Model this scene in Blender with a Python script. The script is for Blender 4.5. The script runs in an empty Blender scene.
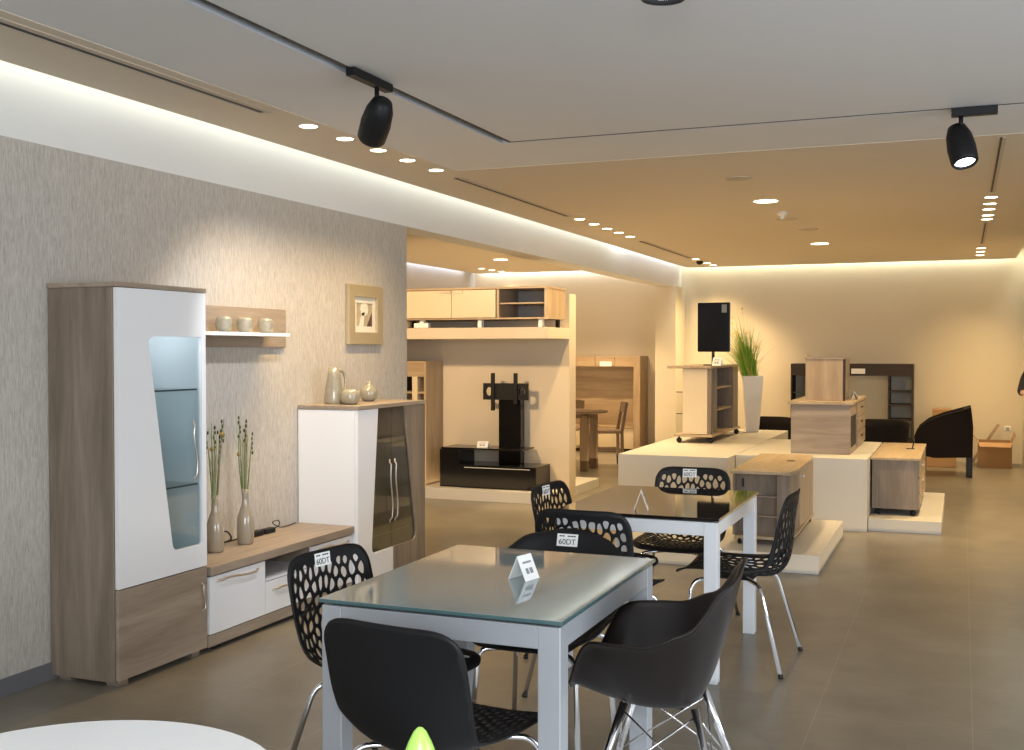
import bpy, bmesh, math, random
from mathutils import Vector, Matrix
PI = math.pi
SC = bpy.context.scene
COL = SC.collection

# ------------------------------------------------------------------ materials
def nmat(name):
    m = bpy.data.materials.new(name); m.use_nodes = True
    nt = m.node_tree
    return m, nt, nt.nodes['Principled BSDF']

def mat(name, c, rough=0.5, metal=0.0, spec=0.5, coat=0.0, em=None, ems=0.0, bump=0.0, bscale=200.0, var=0.0):
    m, nt, b = nmat(name)
    b.inputs['Base Color'].default_value = (*c, 1)
    b.inputs['Roughness'].default_value = rough
    b.inputs['Metallic'].default_value = metal
    b.inputs['Specular IOR Level'].default_value = spec
    b.inputs['Coat Weight'].default_value = coat
    b.inputs['Coat Roughness'].default_value = 0.08
    if em:
        b.inputs['Emission Color'].default_value = (*em, 1)
        b.inputs['Emission Strength'].default_value = ems
    N, L = nt.nodes, nt.links
    if var or bump:
        tc = N.new('ShaderNodeTexCoord'); nz = N.new('ShaderNodeTexNoise')
        nz.inputs['Scale'].default_value = bscale; nz.inputs['Detail'].default_value = 4
        L.new(tc.outputs['Object'], nz.inputs['Vector'])
        if var:
            r = N.new('ShaderNodeMixRGB'); r.blend_type = 'MIX'
            r.inputs[1].default_value = (*[x * (1 - var) for x in c], 1)
            r.inputs[2].default_value = (*[min(1, x * (1 + var)) for x in c], 1)
            L.new(nz.outputs['Fac'], r.inputs[0]); L.new(r.outputs[0], b.inputs['Base Color'])
        if bump:
            bp = N.new('ShaderNodeBump'); bp.inputs['Strength'].default_value = bump; bp.inputs['Distance'].default_value = 0.002
            L.new(nz.outputs['Fac'], bp.inputs['Height']); L.new(bp.outputs['Normal'], b.inputs['Normal'])
    return m

def wood(name, c1, c2, axis='Z', rough=0.45):
    m, nt, b = nmat(name); N, L = nt.nodes, nt.links
    tc = N.new('ShaderNodeTexCoord'); mp = N.new('ShaderNodeMapping')
    s = {'X': (1.2, 14, 14), 'Y': (14, 1.2, 14), 'Z': (14, 14, 1.2)}[axis]
    mp.inputs['Scale'].default_value = s
    L.new(tc.outputs['Object'], mp.inputs['Vector'])
    n1 = N.new('ShaderNodeTexNoise'); n1.inputs['Scale'].default_value = 0.7; n1.inputs['Detail'].default_value = 8
    n1.inputs['Roughness'].default_value = 0.62; n1.inputs['Distortion'].default_value = 0.7
    n2 = N.new('ShaderNodeTexNoise'); n2.inputs['Scale'].default_value = 6; n2.inputs['Detail'].default_value = 3
    L.new(mp.outputs[0], n1.inputs['Vector']); L.new(mp.outputs[0], n2.inputs['Vector'])
    rp = N.new('ShaderNodeValToRGB')
    rp.color_ramp.elements[0].position = 0.32; rp.color_ramp.elements[0].color = (*c2, 1)
    rp.color_ramp.elements[1].position = 0.66; rp.color_ramp.elements[1].color = (*c1, 1)
    L.new(n1.outputs['Fac'], rp.inputs[0])
    mx = N.new('ShaderNodeMixRGB'); mx.blend_type = 'MULTIPLY'; mx.inputs[0].default_value = 0.30
    L.new(rp.outputs[0], mx.inputs[1]); L.new(n2.outputs['Fac'], mx.inputs[2])
    L.new(mx.outputs[0], b.inputs['Base Color']); b.inputs['Roughness'].default_value = rough
    return m

def wallpaper():
    m, nt, b = nmat('wallpaper_streaked'); N, L = nt.nodes, nt.links
    tc = N.new('ShaderNodeTexCoord'); mp = N.new('ShaderNodeMapping'); mp.inputs['Scale'].default_value = (150, 150, 20)
    L.new(tc.outputs['Object'], mp.inputs['Vector'])
    n = N.new('ShaderNodeTexNoise'); n.inputs['Scale'].default_value = 1.0; n.inputs['Detail'].default_value = 5; n.inputs['Roughness'].default_value = 0.7
    L.new(mp.outputs[0], n.inputs['Vector'])
    rp = N.new('ShaderNodeValToRGB')
    rp.color_ramp.elements[0].position = 0.30; rp.color_ramp.elements[0].color = (0.33, 0.295, 0.255, 1)
    rp.color_ramp.elements[1].position = 0.64; rp.color_ramp.elements[1].color = (0.52, 0.48, 0.43, 1)
    L.new(n.outputs['Fac'], rp.inputs[0]); L.new(rp.outputs[0], b.inputs['Base Color'])
    b.inputs['Roughness'].default_value = 0.75
    bp = N.new('ShaderNodeBump'); bp.inputs['Strength'].default_value = 0.25; bp.inputs['Distance'].default_value = 0.003
    L.new(n.outputs['Fac'], bp.inputs['Height']); L.new(bp.outputs['Normal'], b.inputs['Normal'])
    return m

def tilefloor():
    m, nt, b = nmat('porcelain_floor_tiles'); N, L = nt.nodes, nt.links
    tc = N.new('ShaderNodeTexCoord'); mp = N.new('ShaderNodeMapping'); mp.inputs['Location'].default_value = (-0.05, -0.53, 0)
    L.new(tc.outputs['Object'], mp.inputs['Vector'])
    br = N.new('ShaderNodeTexBrick'); br.offset = 0.0; br.inputs['Scale'].default_value = 1.0
    br.inputs['Brick Width'].default_value = 0.6; br.inputs['Row Height'].default_value = 0.6
    br.inputs['Mortar Size'].default_value = 0.0022; br.inputs['Mortar Smooth'].default_value = 0.2
    br.inputs['Color1'].default_value = (0.198, 0.175, 0.138, 1); br.inputs['Color2'].default_value = (0.210, 0.186, 0.147, 1)
    br.inputs['Mortar'].default_value = (0.28, 0.25, 0.205, 1)
    L.new(mp.outputs[0], br.inputs['Vector'])
    n = N.new('ShaderNodeTexNoise'); n.inputs['Scale'].default_value = 2.6; n.inputs['Detail'].default_value = 9; n.inputs['Roughness'].default_value = 0.65
    L.new(tc.outputs['Object'], n.inputs['Vector'])
    rp = N.new('ShaderNodeValToRGB'); rp.color_ramp.elements[0].color = (0.74, 0.74, 0.74, 1); rp.color_ramp.elements[0].position = 0.32
    rp.color_ramp.elements[1].color = (1.1, 1.1, 1.1, 1); rp.color_ramp.elements[1].position = 0.7
    L.new(n.outputs['Fac'], rp.inputs[0])
    mx = N.new('ShaderNodeMixRGB'); mx.blend_type = 'MULTIPLY'; mx.inputs[0].default_value = 1
    L.new(br.outputs['Color'], mx.inputs[1]); L.new(rp.outputs[0], mx.inputs[2]); L.new(mx.outputs[0], b.inputs['Base Color'])
    b.inputs['Roughness'].default_value = 0.29; b.inputs['Specular IOR Level'].default_value = 0.45
    return m

def thin_glass(name, tint, refl=0.06):
    m = bpy.data.materials.new(name); m.use_nodes = True
    nt = m.node_tree; N, L = nt.nodes, nt.links; N.clear()
    out = N.new('ShaderNodeOutputMaterial'); mx = N.new('ShaderNodeMixShader')
    t = N.new('ShaderNodeBsdfTransparent'); t.inputs[0].default_value = (*tint, 1)
    g = N.new('ShaderNodeBsdfGlossy'); g.inputs['Roughness'].default_value = 0.02
    lw = N.new('ShaderNodeLayerWeight'); lw.inputs['Blend'].default_value = 0.5
    pw = N.new('ShaderNodeMath'); pw.operation = 'POWER'; pw.inputs[1].default_value = 4.0
    mt = N.new('ShaderNodeMath'); mt.operation = 'MULTIPLY_ADD'; mt.inputs[1].default_value = 0.75; mt.inputs[2].default_value = refl
    L.new(lw.outputs['Facing'], pw.inputs[0]); L.new(pw.outputs[0], mt.inputs[0]); L.new(mt.outputs[0], mx.inputs[0])
    L.new(t.outputs[0], mx.inputs[1]); L.new(g.outputs[0], mx.inputs[2]); L.new(mx.outputs[0], out.inputs[0])
    return m

M = dict(
    wallpaper=wallpaper(), floor=tilefloor(),
    white_wall=mat('white_wall_paint', (0.70, 0.69, 0.67), 0.75, var=0.02, bscale=3),
    cream_wall=mat('cream_wall_paint', (0.56, 0.48, 0.37), 0.75, var=0.03, bscale=2),
    back_wall=mat('beige_wall_paint', (0.64, 0.57, 0.44), 0.75, var=0.03, bscale=2),
    grey_wall=mat('cool_grey_wall_paint', (0.50, 0.49, 0.49), 0.75, var=0.03, bscale=2),
    tray=mat('white_ceiling_paint', (0.66, 0.66, 0.655), 0.8, var=0.015, bscale=1.5),
    soffit=mat('warm_lit_ceiling', (0.62, 0.54, 0.425), 0.8, var=0.02, bscale=1.5),  # warm lamp light put into the colour of a white ceiling
    slot=mat('slot_lining', (0.55, 0.58, 0.62), 0.5),
    baseb=mat('grey_baseboard', (0.13, 0.13, 0.135), 0.4, var=0.1, bscale=5),
    oak_z=wood('ash_oak_vertical', (0.305, 0.24, 0.18), (0.165, 0.125, 0.09), 'Z'),
    oak_y=wood('ash_oak_lengthwise', (0.42, 0.335, 0.255), (0.27, 0.205, 0.15), 'Y'),
    oak_x=wood('ash_oak_across', (0.42, 0.335, 0.255), (0.27, 0.205, 0.15), 'X'),
    tan_z=wood('tan_oak_vertical', (0.50, 0.375, 0.24), (0.34, 0.24, 0.145), 'Z'),
    tan_x=wood('tan_oak_across', (0.50, 0.375, 0.24), (0.34, 0.24, 0.145), 'X'),
    tan_y=wood('tan_oak_lengthwise', (0.52, 0.40, 0.26), (0.38, 0.28, 0.17), 'Y'),
    walnut=wood('dark_walnut', (0.036, 0.016, 0.009), (0.018, 0.008, 0.005), 'X', 0.6),
    dwood=wood('brown_chair_wood', (0.20, 0.125, 0.07), (0.12, 0.075, 0.042), 'Z', 0.5),
    lacquer=mat('white_lacquer', (0.80, 0.80, 0.81), 0.18, coat=0.3),
    cream=mat('cream_lacquer', (0.62, 0.52, 0.37), 0.3),
    plat=mat('platform_white', (0.56, 0.535, 0.485), 0.45, var=0.02, bscale=4),
    inner=mat('cabinet_interior_grey', (0.60, 0.64, 0.66), 0.5),
    inner_d=mat('cabinet_interior_taupe', (0.40, 0.395, 0.38), 0.5),
    black=mat('black_plastic', (0.008, 0.008, 0.009), 0.5, spec=0.28, bump=0.05, bscale=300),
    blackg=mat('black_gloss', (0.005, 0.005, 0.006), 0.16, spec=0.3),
    blackm=mat('black_metal', (0.008, 0.008, 0.009), 0.5, spec=0.28),
    brown=mat('brown_plastic', (0.011, 0.0075, 0.0065), 0.42, spec=0.26, bump=0.04, bscale=300),
    fabric=mat('dark_fabric', (0.010, 0.0075, 0.0075), 0.9, spec=0.15, bump=0.3, bscale=150),
    chrome=mat('chrome', (0.72, 0.72, 0.73), 0.12, 1.0),
    champ=mat('champagne_metal', (0.62, 0.54, 0.46), 0.3, 0.85),
    silver=mat('silver_paint', (0.40, 0.42, 0.445), 0.38, 0.25),
    wmetal=mat('white_painted_metal', (0.68, 0.70, 0.72), 0.35),
    frost=mat('frosted_grey_glass_top', (0.20, 0.265, 0.28), 0.035, spec=0.55),
    frost_e=mat('glass_edge_teal', (0.07, 0.13, 0.135), 0.08, spec=0.8),
    darkglass=mat('dark_brown_glass_top', (0.012, 0.008, 0.006), 0.03, spec=0.9),
    pane=thin_glass('cabinet_glass', (0.86, 0.90, 0.91)),
    smoke=thin_glass('smoked_cabinet_glass', (0.62, 0.62, 0.61), 0.05),
    goblet=thin_glass('drinking_glass', (0.93, 0.95, 0.96), 0.14),
    shelfglass=mat('glass_shelf_edge', (0.05, 0.085, 0.085), 0.1), shelfclear=thin_glass('shelf_glass', (0.88, 0.93, 0.92), 0.05),
    taupe=mat('taupe_glaze', (0.30, 0.25, 0.18), 0.16, coat=0.6, var=0.06, bscale=6),
    celadon=mat('crackle_glaze', (0.27, 0.245, 0.185), 0.12, coat=0.8, var=0.22, bscale=45),
    card=mat('white_card', (0.82, 0.82, 0.80), 0.6), ink=mat('black_ink', (0.015, 0.015, 0.018), 0.6),
    greyink=mat('grey_print', (0.25, 0.26, 0.28), 0.6),
    carton=mat('cardboard', (0.34, 0.20, 0.095), 0.8, var=0.12, bscale=5),
    lime=mat('lime_plastic', (0.42, 0.80, 0.13), 0.3, coat=0.4),
    tabwhite=mat('white_table_top', (0.93, 0.94, 0.94), 0.35),
    stem=mat('green_stem', (0.12, 0.20, 0.035), 0.6, var=0.4, bscale=20),
    dry=mat('dry_grass', (0.36, 0.32, 0.20), 0.7, var=0.2, bscale=20),
    pod=mat('brown_seed_pod', (0.055, 0.03, 0.015), 0.7), bloom=mat('ochre_bloom', (0.30, 0.20, 0.05), 0.7, var=0.3, bscale=60),
    grass=mat('bright_grass_blade', (0.14, 0.33, 0.02), 0.45, var=0.4, bscale=9),
    grass_y=mat('yellow_grass_blade', (0.34, 0.36, 0.05), 0.5), yellow=mat('yellow_flower', (0.75, 0.55, 0.05), 0.6), planter=mat('white_planter', (0.80, 0.77, 0.71), 0.4),
    gold=mat('champagne_gilt', (0.50, 0.415, 0.27), 0.4, 0.45), mount=mat('cream_mount', (0.72, 0.66, 0.55), 0.8),
    art_a=mat('art_beige', (0.42, 0.34, 0.22), 0.8, var=0.3, bscale=25), art_b=mat('art_cream', (0.72, 0.67, 0.55), 0.8, var=0.2, bscale=40),
    art_c=mat('art_brown', (0.10, 0.045, 0.03), 0.8),
    lens_w=mat('warm_lamp_lens', (1, 0.9, 0.75), 0.5, em=(1.0, 0.86, 0.62), ems=9), lens_c=mat('cool_lamp_lens', (1, 1, 1), 0.5, em=(0.9, 0.93, 1.0), ems=9),
    trimring=mat('lamp_trim_ring', (0.72, 0.66, 0.58), 0.5), skin=mat('skin', (0.50, 0.32, 0.24), 0.5), cloth=mat('dark_coat_cloth', (0.012, 0.010, 0.014), 0.9),
    trouser=mat('dark_trouser_cloth', (0.02, 0.018, 0.02), 0.9), hair=mat('dark_hair', (0.015, 0.010, 0.008), 0.6), rubber=mat('black_rubber', (0.012, 0.012, 0.012), 0.6),
    patch=mat('speaker_grille_paint', (0.50, 0.42, 0.33), 0.8), dome=mat('dome_cover', (0.52, 0.51, 0.50), 0.5),
)

# ------------------------------------------------------------------ mesh helpers
def nb(): return bmesh.new()

def box(bm, x0, x1, y0, y1, z0, z1):
    x0, x1 = min(x0, x1), max(x0, x1); y0, y1 = min(y0, y1), max(y0, y1); z0, z1 = min(z0, z1), max(z0, z1)
    v = [bm.verts.new(p) for p in ((x0, y0, z0), (x1, y0, z0), (x1, y1, z0), (x0, y1, z0), (x0, y0, z1), (x1, y0, z1), (x1, y1, z1), (x0, y1, z1))]
    for f in ((3, 2, 1, 0), (4, 5, 6, 7), (0, 1, 5, 4), (1, 2, 6, 5), (2, 3, 7, 6), (3, 0, 4, 7)):
        bm.faces.new([v[i] for i in f])
    return bm
def B(*a): return box(nb(), *a)

def tube(bm, pts, r, seg=10, r1=None):
    pts = [Vector(p) for p in pts]; n = len(pts); rings = []
    up = Vector((0.123, 0.31, 0.94)).normalized()
    prev = None
    for i, p in enumerate(pts):
        d = (pts[min(i + 1, n - 1)] - pts[max(i - 1, 0)]).normalized()
        if prev is None:
            a = d.cross(up)
            if a.length < 1e-3: a = d.cross(Vector((1, 0, 0)))
            a.normalize()
        else:
            a = prev - d * prev.dot(d)
            if a.length < 1e-5: a = d.cross(up)
            a.normalize()
        prev = a; b = d.cross(a)
        rr = r if r1 is None else r + (r1 - r) * i / max(1, n - 1)
        rings.append([bm.verts.new(p + (a * math.cos(2 * PI * k / seg) + b * math.sin(2 * PI * k / seg)) * rr) for k in range(seg)])
    for i in range(n - 1):
        for k in range(seg):
            bm.faces.new((rings[i][k], rings[i][(k + 1) % seg], rings[i + 1][(k + 1) % seg], rings[i + 1][k]))
    bm.faces.new(rings[0][::-1]); bm.faces.new(rings[-1])
    return bm

def smooth_path(pts, k=6):
    pts = [Vector(p) for p in pts]; out = []
    for i in range(len(pts) - 1):
        p0 = pts[max(i - 1, 0)]; p1 = pts[i]; p2 = pts[i + 1]; p3 = pts[min(i + 2, len(pts) - 1)]
        for j in range(k):
            t = j / k
            out.append(0.5 * ((2 * p1) + (p2 - p0) * t + (2 * p0 - 5 * p1 + 4 * p2 - p3) * t * t + (3 * p1 - p0 - 3 * p2 + p3) * t ** 3))
    out.append(pts[-1]); return out

def round_path(pts, rad=0.04, k=5):
    pts = [Vector(p) for p in pts]; out = [pts[0]]
    for i in range(1, len(pts) - 1):
        a, p, b = pts[i - 1], pts[i], pts[i + 1]
        ra = min(rad, (a - p).length * 0.45, (b - p).length * 0.45)
        s = p + (a - p).normalized() * ra; e = p + (b - p).normalized() * ra
        for j in range(k + 1):
            t = j / k; out.append(s * (1 - t) ** 2 + p * 2 * t * (1 - t) + e * t * t)
    out.append(pts[-1]); return out

def lathe(bm, prof, c=(0, 0, 0), seg=32, capb=True, capt=False):
    rings = []
    for r, z in prof:
        rings.append([bm.verts.new((c[0] + r * math.cos(2 * PI * k / seg), c[1] + r * math.sin(2 * PI * k / seg), c[2] + z)) for k in range(seg)])
    for i in range(len(rings) - 1):
        for k in range(seg):
            bm.faces.new((rings[i][k], rings[i][(k + 1) % seg], rings[i + 1][(k + 1) % seg], rings[i + 1][k]))
    if capb: bm.faces.new(rings[0][::-1])
    if capt: bm.faces.new(rings[-1])
    return bm

def prism(bm, outer, axis, a0, a1, holes=()):
    """polygon (p,q) extruded along axis; axis X: (p,q)=(y,z); Y: (x,z); Z: (x,y)"""
    def pt(p, q, a):
        return {'X': (a, p, q), 'Y': (p, a, q), 'Z': (p, q, a)}[axis]
    loops = [outer] + list(holes); es = []; vs = []
    for lp in loops:
        v = [bm.verts.new(pt(p, q, a0)) for p, q in lp]; vs += v
        for i in range(len(v)): es.append(bm.edges.new((v[i], v[(i + 1) % len(v)])))
    r = bmesh.ops.triangle_fill(bm, edges=es, use_beauty=True, use_dissolve=False)
    fs = [g for g in r['geom'] if isinstance(g, bmesh.types.BMFace)]
    e = bmesh.ops.extrude_face_region(bm, geom=fs)
    nv = [g for g in e['geom'] if isinstance(g, bmesh.types.BMVert)]
    d = Vector(pt(0, 0, a1)) - Vector(pt(0, 0, a0))
    bmesh.ops.translate(bm, verts=nv, vec=d)
    bmesh.ops.recalc_face_normals(bm, faces=bm.faces[:])
    return bm

def rounded(poly, rads, k=6):
    out = []; n = len(poly)
    for i in range(n):
        p = Vector(poly[i]); a = Vector(poly[i - 1]); b = Vector(poly[(i + 1) % n]); r = rads[i] if isinstance(rads, (list, tuple)) else rads
        if r <= 0: out.append(tuple(p)); continue
        s = p + (a - p).normalized() * r; e = p + (b - p).normalized() * r
        for j in range(k + 1):
            t = j / k; q = s * (1 - t) ** 2 + p * 2 * t * (1 - t) + e * t * t; out.append((q.x, q.y))
    return out

def sphere(bm, c, r, sx=1, sy=1, sz=1, u=12, v=8):
    m = Matrix.Translation(c) @ Matrix.Diagonal((sx, sy, sz, 1))
    bmesh.ops.create_uvsphere(bm, u_segments=u, v_segments=v, radius=r, matrix=m); return bm

# ------------------------------------------------------------------ object helpers
def tag(o, label, cat, group=None):
    o['label'] = label; o['category'] = cat
    if group: o['group'] = group
    return o

def thing(name, label, cat, loc=(0, 0, 0), group=None):
    o = bpy.data.objects.new(name, None); COL.objects.link(o); o.location = loc
    o.empty_display_size = 0.1
    return tag(o, label, cat, group)

def top(o):
    while o.parent: o = o.parent
    return o

def finish(me, smooth):
    if smooth:
        for p in me.polygons: p.use_smooth = True

def part(name, bm, m, parent, bev=0.0, smooth=False, label=None, fix=True, mats=None):
    """bm in the coordinates in which the thing stands before it is turned"""
    if fix: bmesh.ops.recalc_face_normals(bm, faces=bm.faces[:])
    bmesh.ops.translate(bm, verts=bm.verts[:], vec=-Vector(top(parent).location))
    me = bpy.data.meshes.new(name); bm.to_mesh(me); bm.free(); finish(me, smooth)
    for mm in (mats or [m]): me.materials.append(mm)
    o = bpy.data.objects.new(name, me); COL.objects.link(o); o.parent = parent
    if bev: bevel(o, bev)
    if label: o['label'] = label
    return o

def bevel(o, w):
    b = o.modifiers.new('bevel', 'BEVEL'); b.width = w; b.segments = 2; b.limit_method = 'ANGLE'; b.angle_limit = math.radians(40)

def solo(name, bm, m, label, cat, group=None, bev=0.0, smooth=False, fix=True):
    if fix: bmesh.ops.recalc_face_normals(bm, faces=bm.faces[:])
    xs = [v.co.x for v in bm.verts]; ys = [v.co.y for v in bm.verts]; zs = [v.co.z for v in bm.verts]
    c = Vector(((min(xs) + max(xs)) / 2, (min(ys) + max(ys)) / 2, min(zs)))
    bmesh.ops.translate(bm, verts=bm.verts[:], vec=-c)
    me = bpy.data.meshes.new(name); bm.to_mesh(me); bm.free(); finish(me, smooth); me.materials.append(m)
    o = bpy.data.objects.new(name, me); COL.objects.link(o); o.location = c
    if bev: bevel(o, bev)
    return tag(o, label, cat, group)

def struct(name, bm, m, smooth=False):
    bmesh.ops.recalc_face_normals(bm, faces=bm.faces[:])
    me = bpy.data.meshes.new(name); bm.to_mesh(me); bm.free(); finish(me, smooth); me.materials.append(m)
    o = bpy.data.objects.new(name, me); COL.objects.link(o); o['kind'] = 'structure'
    return o

def dup(root, loc, rz, label, group=None):
    r = root.copy(); COL.objects.link(r); r.location = loc; r.rotation_euler = (0, 0, rz); r.scale = (1, 1, 1); r['label'] = label
    if group: r['group'] = group
    def rec(src, dst):
        for ch in list(src.children):
            c = ch.copy(); COL.objects.link(c); c.parent = dst; rec(ch, c)
    rec(root, r); return r

def text_bm(s, size, mtx, depth=0.0006):
    cu = bpy.data.curves.new('lettering', 'FONT'); cu.body = s; cu.size = size; cu.align_x = 'CENTER'; cu.align_y = 'CENTER'; cu.extrude = depth
    t = bpy.data.objects.new('lettering', cu); COL.objects.link(t)
    bpy.context.view_layer.update()
    me = bpy.data.meshes.new_from_object(t)
    bm = bmesh.new(); bm.from_mesh(me); bm.transform(mtx)
    bpy.data.objects.remove(t); bpy.data.curves.remove(cu); bpy.data.meshes.remove(me)
    return bm

def frame(p, ax, ay, az):
    return Matrix(((ax[0], ay[0], az[0], p[0]), (ax[1], ay[1], az[1], p[1]), (ax[2], ay[2], az[2], p[2]), (0, 0, 0, 1)))

def spot(name, loc, target, power, color, angle, blend=0.6, size=0.05, parent=None):
    l = bpy.data.lights.new(name, 'SPOT'); l.energy = power; l.color = color; l.spot_size = math.radians(angle); l.spot_blend = blend; l.shadow_soft_size = size
    o = bpy.data.objects.new(name, l); COL.objects.link(o); o.location = loc
    o.rotation_euler = (Vector(target) - Vector(loc)).to_track_quat('-Z', 'Y').to_euler(); return o

def area(name, loc, target, power, color, sx, sy, spread=180):
    l = bpy.data.lights.new(name, 'AREA'); l.shape = 'RECTANGLE'; l.size = sx; l.size_y = sy; l.energy = power; l.color = color; l.spread = math.radians(spread)
    o = bpy.data.objects.new(name, l); COL.objects.link(o); o.location = loc
    o.rotation_euler = (Vector(target) - Vector(loc)).to_track_quat('-Z', 'Y').to_euler(); return o

# ================================================================== SETTING
CZ = 2.72; TZ = 2.723
struct('floor', B(-8, 6, -3, 17, -0.1, 0), M['floor'])
struct('wall_left', B(-4.09, -3.85, -3, 7.41, 0, 2.43), M['wallpaper'])
bm = B(-4.09, -3.858, -3, 16.2, 2.43, 2.90)
struct('trim_1', bm, M['white_wall'])                       # fascia that runs on as the beam
struct('baseboard_left', B(-3.85, -3.838, -3, 7.41, 0, 0.078), M['baseb'])
struct('wall_back', B(-8, 6, 16.2, 16.35, 0, 2.95), M['back_wall'])
struct('wall_right', B(0.75, 0.9, 12.9, 16.2, 0, 2.95), M['back_wall'])
struct('wall_daylight_stop', B(5.0, 5.15, 6.9, 16.2, 0, 2.95), M['back_wall'])  # unseen wall added to keep daylight off the warm back area
struct('wall_alcove_left', B(-7.35, -7.2, 7.3, 16.2, 0, 2.95), M['grey_wall'])
struct('wall_alcove_light_stop', B(-7.2, -4.09, 7.25, 7.39, 0, 2.95), M['cream_wall'])  # unseen wall added to contain the alcove's light
struct('trim_2', B(-4.10, -3.80, 15.62, 16.2, 0, 2.43), M['back_wall'])          # pillar under the beam end
struct('wall_partition', B(-7.2, -3.69, 10.66, 10.86, 0, 2.08), M['cream_wall'])
# ceilings
bm = B(-3.75, -3.2, -3, 16.1, CZ, CZ + 0.03); box(bm, -3.2, 0.65, 6.87, 16.1, CZ, CZ + 0.03)
box(bm, 0.65, 5.0, 6.87, 12.9, CZ, CZ + 0.03); box(bm, -3.62, -3.2, -3, 16.0, CZ + 0.03, 2.90); box(bm, -3.2, 0.5, 6.87, 16.0, CZ + 0.03, 2.90)
box(bm, 0.5, 5.0, 6.87, 12.9, CZ + 0.03, 2.90)
struct('ceiling_outer', bm, M['soffit'])
SX, SY = -2.455, 6.045                                        # inner edge of the recessed track slot
bm = B(-3.2, SX - 0.07, -3, 6.87, TZ, 2.9); box(bm, SX - 0.07, 6, SY + 0.035, 6.87, TZ, 2.9); box(bm, SX, 6, -3, SY, TZ, 2.9)
struct('ceiling', bm, M['tray'])
bm = B(SX - 0.07, SX, -3, SY + 0.035, 2.80, 2.9); box(bm, SX, 6, SY, SY + 0.035, 2.80, 2.9)
box(bm, SX - 0.072, SX - 0.068, -3, SY + 0.035, TZ - 0.001, 2.82)
struct('trim_3', bm, M['slot'])
bm = B(SX - 0.016, SX + 0.001, -3, SY + 0.008, TZ - 0.002, 2.80); box(bm, SX, 6, SY - 0.003, SY + 0.008, TZ - 0.002, 2.80)
struct('trim_4', bm, M['blackm'])                             # recessed black track
struct('ceiling_alcove', B(-7.1, -4.09, 7.39, 16.1, CZ, CZ + 0.03), M['soffit'])
struct('light_block_slab', B(-8, 6, -3, 17, 2.90, 3.0), M['tray'])  # unseen slab added over the ceilings to block outside light

# linear slot diffusers
def diffuser(x, y0, y1, label, w=0.055, h=0.02):
    t = thing('linear_air_diffuser', label, 'air vent', (x, (y0 + y1) / 2, CZ - 0.004), 'slot air diffusers in the ceiling')
    bm = B(x - 0.014 + h * 1.7, x + w, y0, y1, CZ - 0.005, CZ); box(bm, x - 0.022, x - 0.014, y0, y1, CZ - 0.005, CZ); box(bm, x - 0.022, x + w, y1, y1 + 0.02, CZ - 0.005, CZ)
    part('frame', bm, M['patch'], t)
    part('slot', B(x - 0.014, x - 0.014 + h * 1.7, y0, y1, CZ - 0.003, CZ), M['ink'], t)
diffuser(-3.32, 2.2, 4.80, 'long dark slot air diffuser, nearest over the streaked wallpaper')
diffuser(-3.318, 7.14, 9.52, 'thin slot air diffuser between the first and second downlight groups, left ceiling edge', 0.05)
diffuser(-3.32, 12.0, 14.4, 'faint slot air diffuser farthest along the left ceiling edge', 0.05)
diffuser(0.205, 6.95, 9.28, 'thin slot air diffuser near the right black spotlight', 0.02, 0.008)
diffuser(0.203, 11.5, 13.7, 'short slot air diffuser between the two downlight groups on the right', 0.02, 0.008)

# downlights
ORD = ['nearest', 'second', 'third', 'fourth', 'farthest']
def downlight(x, y, r, label, group, power, name='downlight', z=CZ, ang=95, col=(1.0, 0.71, 0.35)):
    power *= 1.5
    t = thing(name, label, 'ceiling light', (x, y, z - 0.006), group)
    bm = nb(); lathe(bm, [(r, -0.003), (r * 1.12, -0.004), (r * 1.16, 0.0), (r, 0.0), (r, -0.003)], (x, y, z), 24, False)
    part('trim_ring', bm, M['trimring'], t)
    bm = nb(); lathe(bm, [(r, -0.0035), (r, -0.001)], (x, y, z), 24, True, True)
    part('lens', bm, M['lens_w'], t)
    if power: spot('downlight_lamp', (x, y, z - 0.02), (x, y, 0), power, col, ang + 15, 0.9, r)
G1 = 'round downlights above the display cabinets'
for i, y in enumerate((5.195, 5.579, 5.972, 6.355, 6.774)):
    downlight(-3.295, y, 0.048, f'small round downlight, {ORD[i]} of five over the low display cabinet', G1, 30)
for i, y in enumerate((9.782, 10.217, 10.64, 11.045, 11.47)):
    downlight(-3.288, y, 0.048, f'small round downlight, {ORD[i]} of five past the second slot diffuser on the left', 'round downlights midway along the left ceiling edge', 46)
for i, y in enumerate((14.597, 15.322, 15.715)):
    downlight(-3.285, y, 0.048, f'tiny round downlight, {["nearest", "middle", "farthest"][i]} of three by the back wall at left', 'round downlights by the back wall, left', 55)
for i, y in enumerate((9.611, 10.03, 10.414, 10.871, 11.196)):
    downlight(0.204, y, 0.048, f'small round downlight, {ORD[i]} of five in the right ceiling row', 'round downlights in the right ceiling row', 46)
for i, y in enumerate((14.313, 14.813, 15.35)):
    downlight(0.2, y, 0.048, f'tiny round downlight, {["nearest", "middle", "farthest"][i]} of three by the back wall at right', 'round downlights by the back wall, right', 60)
downlight(-1.49, 9.18, 0.096, 'large round ceiling light in the middle of the warm ceiling', 'large round ceiling lights', 130, 'round_ceiling_light', ang=120)
downlight(-1.505, 13.03, 0.096, 'large round ceiling light farther back, near the back wall', 'large round ceiling lights', 130, 'round_ceiling_light', ang=120)
downlight(-5.71, 13.7, 0.096, 'large round ceiling light in the alcove above the hung cabinet', None, 130, 'round_ceiling_light', ang=120)
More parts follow.
